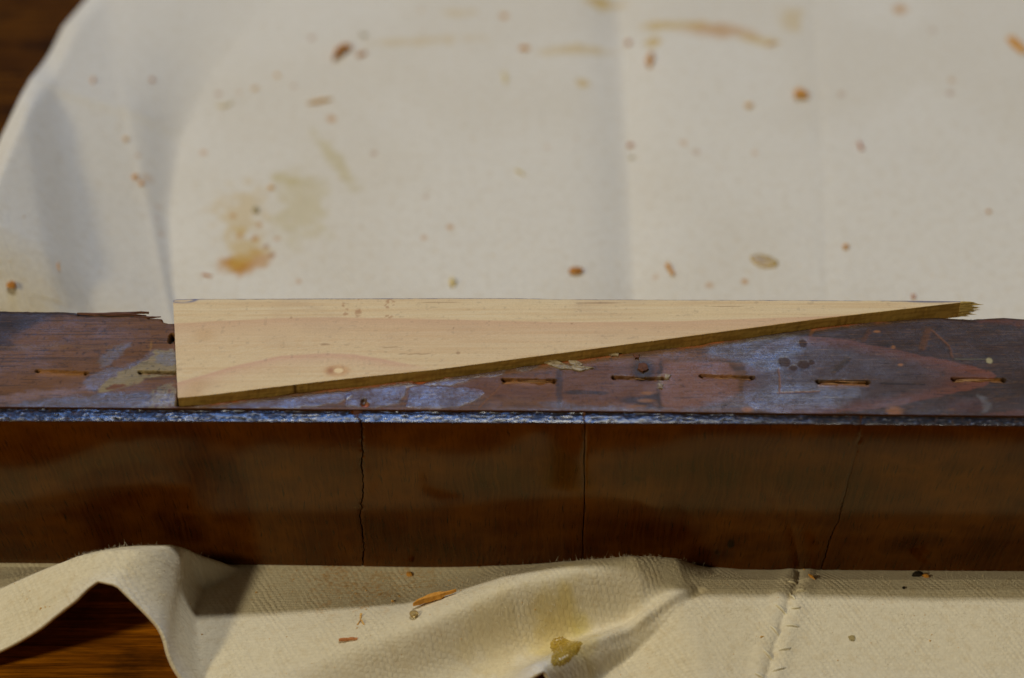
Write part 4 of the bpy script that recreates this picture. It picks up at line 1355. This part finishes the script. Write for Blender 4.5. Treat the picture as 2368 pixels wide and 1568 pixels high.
def crumb(name, px, py, rx, ry, rz, ang, colr, label, cat="wood crumb", group=None, lumps=0.35):
    p = drop(px, py)
    rz = rz * 0.75
    r = np.random.default_rng(int(px * 13 + py * 3))
    nth, nph = 9, 6
    v = []
    for i in range(nph + 1):
        ph = math.pi * i / nph
        for j in range(nth):
            th = 2 * math.pi * j / nth
            k = 1 + lumps * r.uniform(-1, 1)
            a, b, c_ = rx * math.sin(ph) * math.cos(th) * k, ry * math.sin(ph) * math.sin(th) * k, rz * math.cos(ph) * (1 + lumps * 0.5 * r.uniform(-1, 1))
            v.append((a * math.cos(ang) - b * math.sin(ang), a * math.sin(ang) + b * math.cos(ang), c_ + rz * 0.85))
    fs = []
    for i in range(nph):
        for j in range(nth):
            k = (j + 1) % nth
            fs.append((i * nth + j, (i + 1) * nth + j, (i + 1) * nth + k, i * nth + k))
    o = link(name, mesh_np(name, np.array(v), np.array(fs), False), CH[colr])
    o.location = p * MM
    tag(o, label, cat, group)
    return o


PI = math.pi
G1 = "wood splinters scattered on the cloth"
G2 = "wood crumbs scattered on the cloth"
K = 10.0
sliver("wood_chip", 788, 126, 7.4, 3.0, 1.9, PI * 0.33, 'dark', "largest dark brown chip standing up on the cloth behind the wedge's left half", "wood chip", 0.3, 0.2, G1, (0.25, .8, 1.1))
crumb("wood_crumb", 836, 128, 1.7, 0.75, 0.6, 0.5, 'dark', "small brown crumb just right of the largest dark chip", group=G2)
crumb("wood_crumb", 841, 83, 0.9, 0.7, 0.5, 0.2, 'grey', "tiny grey crumb above the largest dark chip", group=G2)
sliver("wood_splinter", 741, 237, 7.3, 1.3, 0.8, 0.28, 'tan', "slim tan splinter lying level below the largest dark chip", "wood splinter", 0.2, 0.2, G1)
crumb("wood_crumb", 1212, 113, 1.5, 0.85, 0.6, 0.0, 'orange', "flat brown crumb alone near the top middle of the cloth", group=G2)
sliver("wood_splinter", 1168, 180, 5.0, 1.5, 0.25, PI * 0.52, 'pale', "faint pale upright flake below the flat brown crumb", "wood splinter", 0, 0, G1, (.8, 1, .7))
crumb("wood_crumb", 1452, 102, 0.9, 0.9, 0.8, 0.0, 'red', "small reddish crumb on the crease beside the yellow smear", group=G2)
sliver("wood_chip", 1503, 143, 5.6, 2.1, 1.7, PI * 0.47, 'orange', "upright orange-brown chip just right of the cloth's long crease", "wood chip", 0.2, 0.3, G1, (0.45, 1, .7))
sliver("wood_splinter", 1785, 102, 3.8, 1.0, 0.5, 0.35, 'tan', "short tan sliver at the right end of the yellow smear", "wood splinter", 0, 0, G1)
crumb("wood_crumb", 1850, 222, 2.0, 1.8, 1.3, 0.3, 'orange', "lumpy orange-brown crumb, the largest in the upper right", group=G2, lumps=0.5)
crumb("wood_crumb", 1731, 246, 1.1, 0.9, 0.6, 0.0, 'tan', "yellowish crumb left of the lumpy orange-brown one", group=G2)
sliver("wood_chip", 2352, 105, 8.0, 3.0, 0.8, -PI * 0.36, 'orange', "oblong orange-brown chip cut by the right edge of the photo", "wood chip", 0, 0, G1, (.95, 1, 1))
sliver("wood_splinter", 1989, 338, 4.0, 1.1, 0.7, PI * 0.54, 'red', "small reddish upright sliver in the right part of the cloth", "wood splinter", 0.1, 0, G1, (.9, 1, .4))
crumb("wood_crumb", 1457, 338, 0.75, 0.7, 0.6, 0, 'red', "tiny dull red crumb on the crease, halfway down to the wedge", group=G2)
crumb("wood_crumb", 1460, 366, 0.6, 0.6, 0.4, 0, 'grey', "tiny greyish crumb on the crease under the dull red one", group=G2)
sliver("wood_splinter", 1203, 400, 3.8, 1.1, 0.5, -0.75, 'pale', "pale yellow sliver slanting down in the middle of the cloth", "wood splinter", 0, 0, G1)
crumb("wood_crumb", 2285, 491, 0.6, 0.6, 0.5, 0, 'orange', "tiny orange crumb far right above the wedge's thin end", group=G2)
crumb("wood_crumb", 1955, 573, 0.85, 0.85, 0.7, 0, 'orange', "round orange-brown crumb right of the olive glue flake", group=G2)
sliver("wood_splinter", 1549, 625, 4.6, 1.25, 0.8, -PI * 0.40, 'orange', "orange upright sliver between the brown crumb and the olive flake", "wood splinter", 0, 0.2, G1, (.8, 1, .7))
crumb("wood_crumb", 1331, 629, 1.7, 1.15, 1.0, 0.0, 'dark', "brown crumb close behind the middle of the wedge", group=G2)
crumb("wood_crumb", 1046, 655, 1.1, 1.3, 0.8, 0.2, 'pale', "pale tan crumb close behind the wedge, left of the brown one", group=G2)
sliver("wood_splinter", 479, 638, 2.6, 0.8, 0.4, -0.3, 'red', "dull pinkish sliver near the wedge's square end", "wood splinter", 0, 0, G1, (.8, 1, .5))
crumb("wood_crumb", 28, 662, 1.15, 1.1, 0.9, 0.4, 'dark', "brown chunky crumb on the cloth fold at the left edge", group=G2, lumps=0.2)
sliver("wood_splinter", 216, 187, 2.6, 0.8, 0.6, PI * 0.5, 'orange', "tiny brown upright sliver on the fold near the dark table corner", "wood splinter", 0, 0, G1, (.8, 1, .5))
crumb("wood_crumb", 352, 186, 0.65, 0.8, 0.5, 0, 'dark', "single brown dot of wood right of the tiny upright sliver", group=G2)
crumb("wood_crumb", 589, 206, 0.9, 0.5, 0.4, 0.4, 'tan', "small tan crumb, left of a pair below the largest dark chip", group=G2)
crumb("wood_crumb", 641, 175, 0.65, 0.75, 0.4, 0.9, 'tan', "small tan crumb, right and upper of a pair left of the dark chip", group=G2)
crumb("wood_crumb", 313, 411, 0.75, 0.95, 0.6, 0.5, 'orange', "upper orange crumb of two touching on the left fold", group=G2)
crumb("wood_crumb", 328, 425, 0.6, 0.8, 0.5, 0.0, 'orange', "lower orange crumb of two touching on the left fold", group=G2)
crumb("wood_crumb", 590, 488, 0.85, 1.0, 0.6, 0.4, 'grey', "dark olive crumb on the pale part of the ochre stain", group=G2)
crumb("wood_crumb", 627, 435, 0.8, 0.7, 0.5, 0, 'tan', "yellow-brown crumb at the top of the ochre stain", group=G2)
crumb("wood_crumb", 291, 323, 0.7, 0.8, 0.5, 0, 'tan', "small tan crumb on the left fold above the two orange crumbs", group=G2)
sliver("wood_splinter", 140, 620, 3.0, 0.4, 0.3, PI * 0.55, 'orange', "thin curled orange thread of wood in the left fold's valley", "wood splinter", 0.5, 0.3, G1)
sliver("wood_shaving", 520, 241, 5.2, 0.9, 0.35, 0.45, 'pale', "thin pale curled shaving left of the tan splinter", "wood shaving", -1.0, 0.3)
crumb("wood_crumb", 2111, 688, 0.55, 0.8, 0.5, 0, 'red', "tiny red crumb peeping over the wedge near its thin end", group=G2)
# in front
sliver("wood_splinter", 1005, 1389, 9.8, 1.9, 1.5, 0.34, 'orange', "long orange splinter lying against the fold in front of the rail", "wood splinter", 0.3, 0.4, G1, (0.25, 1.1, 0.2))
sliver("wood_splinter", 805, 1480, 4.0, 0.95, 0.4, 0.05, 'red', "short pinkish-brown splinter on bright cloth in front of the rail", "wood splinter", 0, 0, G1, (.9, 1, .9))
sh = thing("wood_shaving", "tiny forked orange shaving standing on cloth beside the amber drop", "wood shaving", drop(834, 1434))
for a, b, ang, L, w in ((834, 1427, PI * .48, 1.7, .5), (830, 1440, PI * .36, 1.5, .32), (839, 1441, PI * .66, 1.5, .3)):
    p = drop(a, b); ts = np.linspace(-.5, .5, 6)
    pts = np.stack([p[0] + ts * L * math.cos(ang), p[1] + ts * L * math.sin(ang), np.full(6, p[2] + 0.15)], -1)
    v, fcs = blade(pts, w, 0.25, int(a * 3 + b), 0.4)
    link("prong", mesh_np("prong", v, fcs, False, origin=drop(834, 1434)), CH['tan'], sh)
crumb("wood_crumb", 2119, 1331, 1.3, 0.7, 0.85, 0, 'black', "black-brown crumb at the foot of the rail on the right", group=G2)
crumb("wood_crumb", 2140, 1334, 0.75, 0.55, 0.5, 0, 'orange', "orange crumb touching the black-brown one at the rail's foot", group=G2)
crumb("black_speck", 2089, 1360, 0.38, 0.38, 0.3, 0, 'black', "tiny black speck on the shaded cloth below the black-brown crumb", "speck", lumps=0.15)
sliver("wood_splinter", 1876, 1335, 2.0, 0.7, 0.4, -0.9, 'orange', "small orange sliver between the stitched seam and the rail", "wood splinter", 0, 0, G1)
crumb("wood_crumb", 947, 1329, 0.75, 0.6, 0.4, 0, 'orange', "orange crumb in the dusty shade at the rail's foot", group=G2)
crumb("wood_crumb", 1969, 1475, 0.7, 0.7, 0.25, 0, 'grey', "olive speck of glue on the sheet right of the stitched seam", "glue crumb", lumps=0.3)
q = drop(355, 1262)
sliver("lint_thread", 355, 1262, 1.5, 0.3, 0.2, 0.7, 'white', "bright white bit of lint on top of the left fold", "lint", 0.2, 0.6)

# amber drop
p = drop(957, 1425)
k = N("amber_resin")
M_AMBER = k.set(**{'Base Color': s2l(226, 204, 150), 'Roughness': 0.08, 'Transmission Weight': 0.75, 'IOR': 1.5})
import bmesh
bm = bmesh.new(); bmesh.ops.create_uvsphere(bm, u_segments=20, v_segments=12, radius=1.0)
for v in bm.verts:
    v.co = v.co * MM * 0.95
    v.co.z = v.co.z * 0.75 + 0.75 * MM
    v.co.x *= 1 + 0.12 * math.sin(v.co.y * 2000)
me = bpy.data.meshes.new("amber_drop"); bm.to_mesh(me); bm.free()
for pl in me.polygons: pl.use_smooth = True
o = link("amber_drop", me, M_AMBER); o.location = p * MM
tag(o, "glossy amber drop of resin on the cloth below the long splinter", "resin drop")


# dried glue: shapes that lie on the cloth
def cloth_pad(name, outline, thick, mat, seed, label, cat, dome=0.6, jit=0.10):
    r = np.random.default_rng(seed)
    pl = np.array([drop(*q)[:2] for q in outline])
    out = []
    for a, b in zip(pl, np.roll(pl, -1, 0)):
        m = max(2, int(np.hypot(*(b - a)) / 0.35))
        out += [a + (b - a) * i / m for i in range(m)]
    out = np.array(out)
    for _ in range(3):
        out = 0.5 * out + 0.25 * (np.roll(out, 1, 0) + np.roll(out, -1, 0))
    out = out + r.normal(0, jit, out.shape)
    cen = out.mean(0); v = []
    ks = [1.0, 0.96, 0.85, 0.65, 0.42, 0.2]; hs = [-0.12, 0.35, 0.7, 0.95, 0.9, 1.0]
    for k_, h_ in zip(ks, hs):
        rr = cen + (out - cen) * k_
        zz = height(rr[:, 0], rr[:, 1]) + thick * h_ + (0.05 * (fbm(rr[:, 0] * 1.1, rr[:, 1] * 1.1, 3, seed) - 0.5) if h_ > 0 else 0)
        v.append(np.c_[rr, zz])
    v.append(np.array([[cen[0], cen[1], float(height(*cen)) + thick]]))
    m = len(out); fs = []
    for kk in range(len(ks) - 1):
        for i in range(m):
            j = (i + 1) % m
            fs += [(kk * m + i, kk * m + j, (kk + 1) * m + j), (kk * m + i, (kk + 1) * m + j, (kk + 1) * m + i)]
    for i in range(m):
        fs.append(((len(ks) - 1) * m + i, (len(ks) - 1) * m + (i + 1) % m, len(ks) * m))
    org = np.array([cen[0], cen[1], float(height(*cen))])
    o = link(name, mesh_np(name, np.vstack(v), np.array(fs), True, origin=org), mat)
    o.location = org * MM
    tag(o, label, cat)
    return o


k = N("glue_film")
gp = k.objmm()
gn = k.noise(gp, 1.7, 4, 0.65)
M_GFILM = k.set(**{'Base Color': k.ramp(gn, [(0.35, s2l(150, 118, 26)), (0.65, s2l(196, 168, 66))]), 'Roughness': 0.30, 'Coat Weight': 0.3, 'Coat Roughness': 0.2,
                   'Normal': k.bump(gn, 0.0004, 0.9), 'Specular IOR Level': 0.5})
zb = lambda a, b: ((1300 + a * .5912) / 1.7304, (2100 + b * .5912) / 1.7304)
cloth_pad("glue_spill", [zb(1535, 768), zb(1620, 752), zb(1690, 785), zb(1742, 800), zb(1715, 862), zb(1660, 925), zb(1600, 962), zb(1530, 955), zb(1528, 900), zb(1545, 860), zb(1520, 815)],
          0.12, M_GFILM, 5, "shiny yellow-brown dried glue patch on the front fold of the cloth", "dried glue")
k = N("olive_glue_flake")
gp = k.objmm(); gn = k.noise(gp, 1.0, 3, 0.6)
M_OLV = k.set(**{'Base Color': k.ramp(gn, [(0.35, s2l(158, 128, 58)), (0.65, s2l(200, 172, 108))]), 'Roughness': 0.35, 'Normal': k.bump(gn, 0.0003, 0.5)})
cloth_pad("glue_flake", [(1733, 592), (1752, 588), (1778, 592), (1802, 607), (1796, 618), (1770, 622), (1748, 614), (1736, 604)], 0.55, M_OLV, 6,
          "oval olive flake of dried glue on the cloth behind the wedge", "glue flake", jit=0.05)

# wood dust too fine to count
nd = 900
dx_ = np.concatenate([RNG.uniform(-150, 170, 420), RNG.normal(-32, 12, 480), RNG.uniform(-110, 115, 260)])
dy_ = np.concatenate([RNG.uniform(38, 215, 420), np.clip(RNG.normal(-9, 4.5, 480), -30, -2.5), RNG.uniform(-36, -4, 260)])
ok = (dx_ > arc_x(dy_) + 6) & (dy_ > hem_y(dx_) + 2)
dx_, dy_ = dx_[ok], dy_[ok]
dz_ = height(dx_, dy_)
sz = 0.07 + RNG.gamma(1.5, 0.055, len(dx_))
sz = np.where(dy_ < 0, sz * 0.75, sz * 1.15)
vv = []
for ox, oy, oz in ((1, 0, 0.2), (-.5, .8, 0.1), (-.6, -.7, 0.2), (0.1, 0, 1.1)):
    j = RNG.uniform(0.6, 1.4, (len(dx_), 1))
    vv.append(np.stack([dx_, dy_, dz_], -1) + np.array([[ox, oy, oz]]) * sz[:, None] * j)
vv = np.stack(vv, 1).reshape(-1, 3)
o4 = np.arange(len(dx_))[:, None] * 4
fd = np.concatenate([o4 + np.array([[a, b, c_]]) for a, b, c_ in ((0, 1, 3), (1, 2, 3), (2, 0, 3))], 0)
du = link("wood_dust", mesh_np("wood_dust", vv, fd, False), CH['tan'])
tag(du, "fine orange wood dust sprinkled over the cloth", "wood dust", kind='stuff')
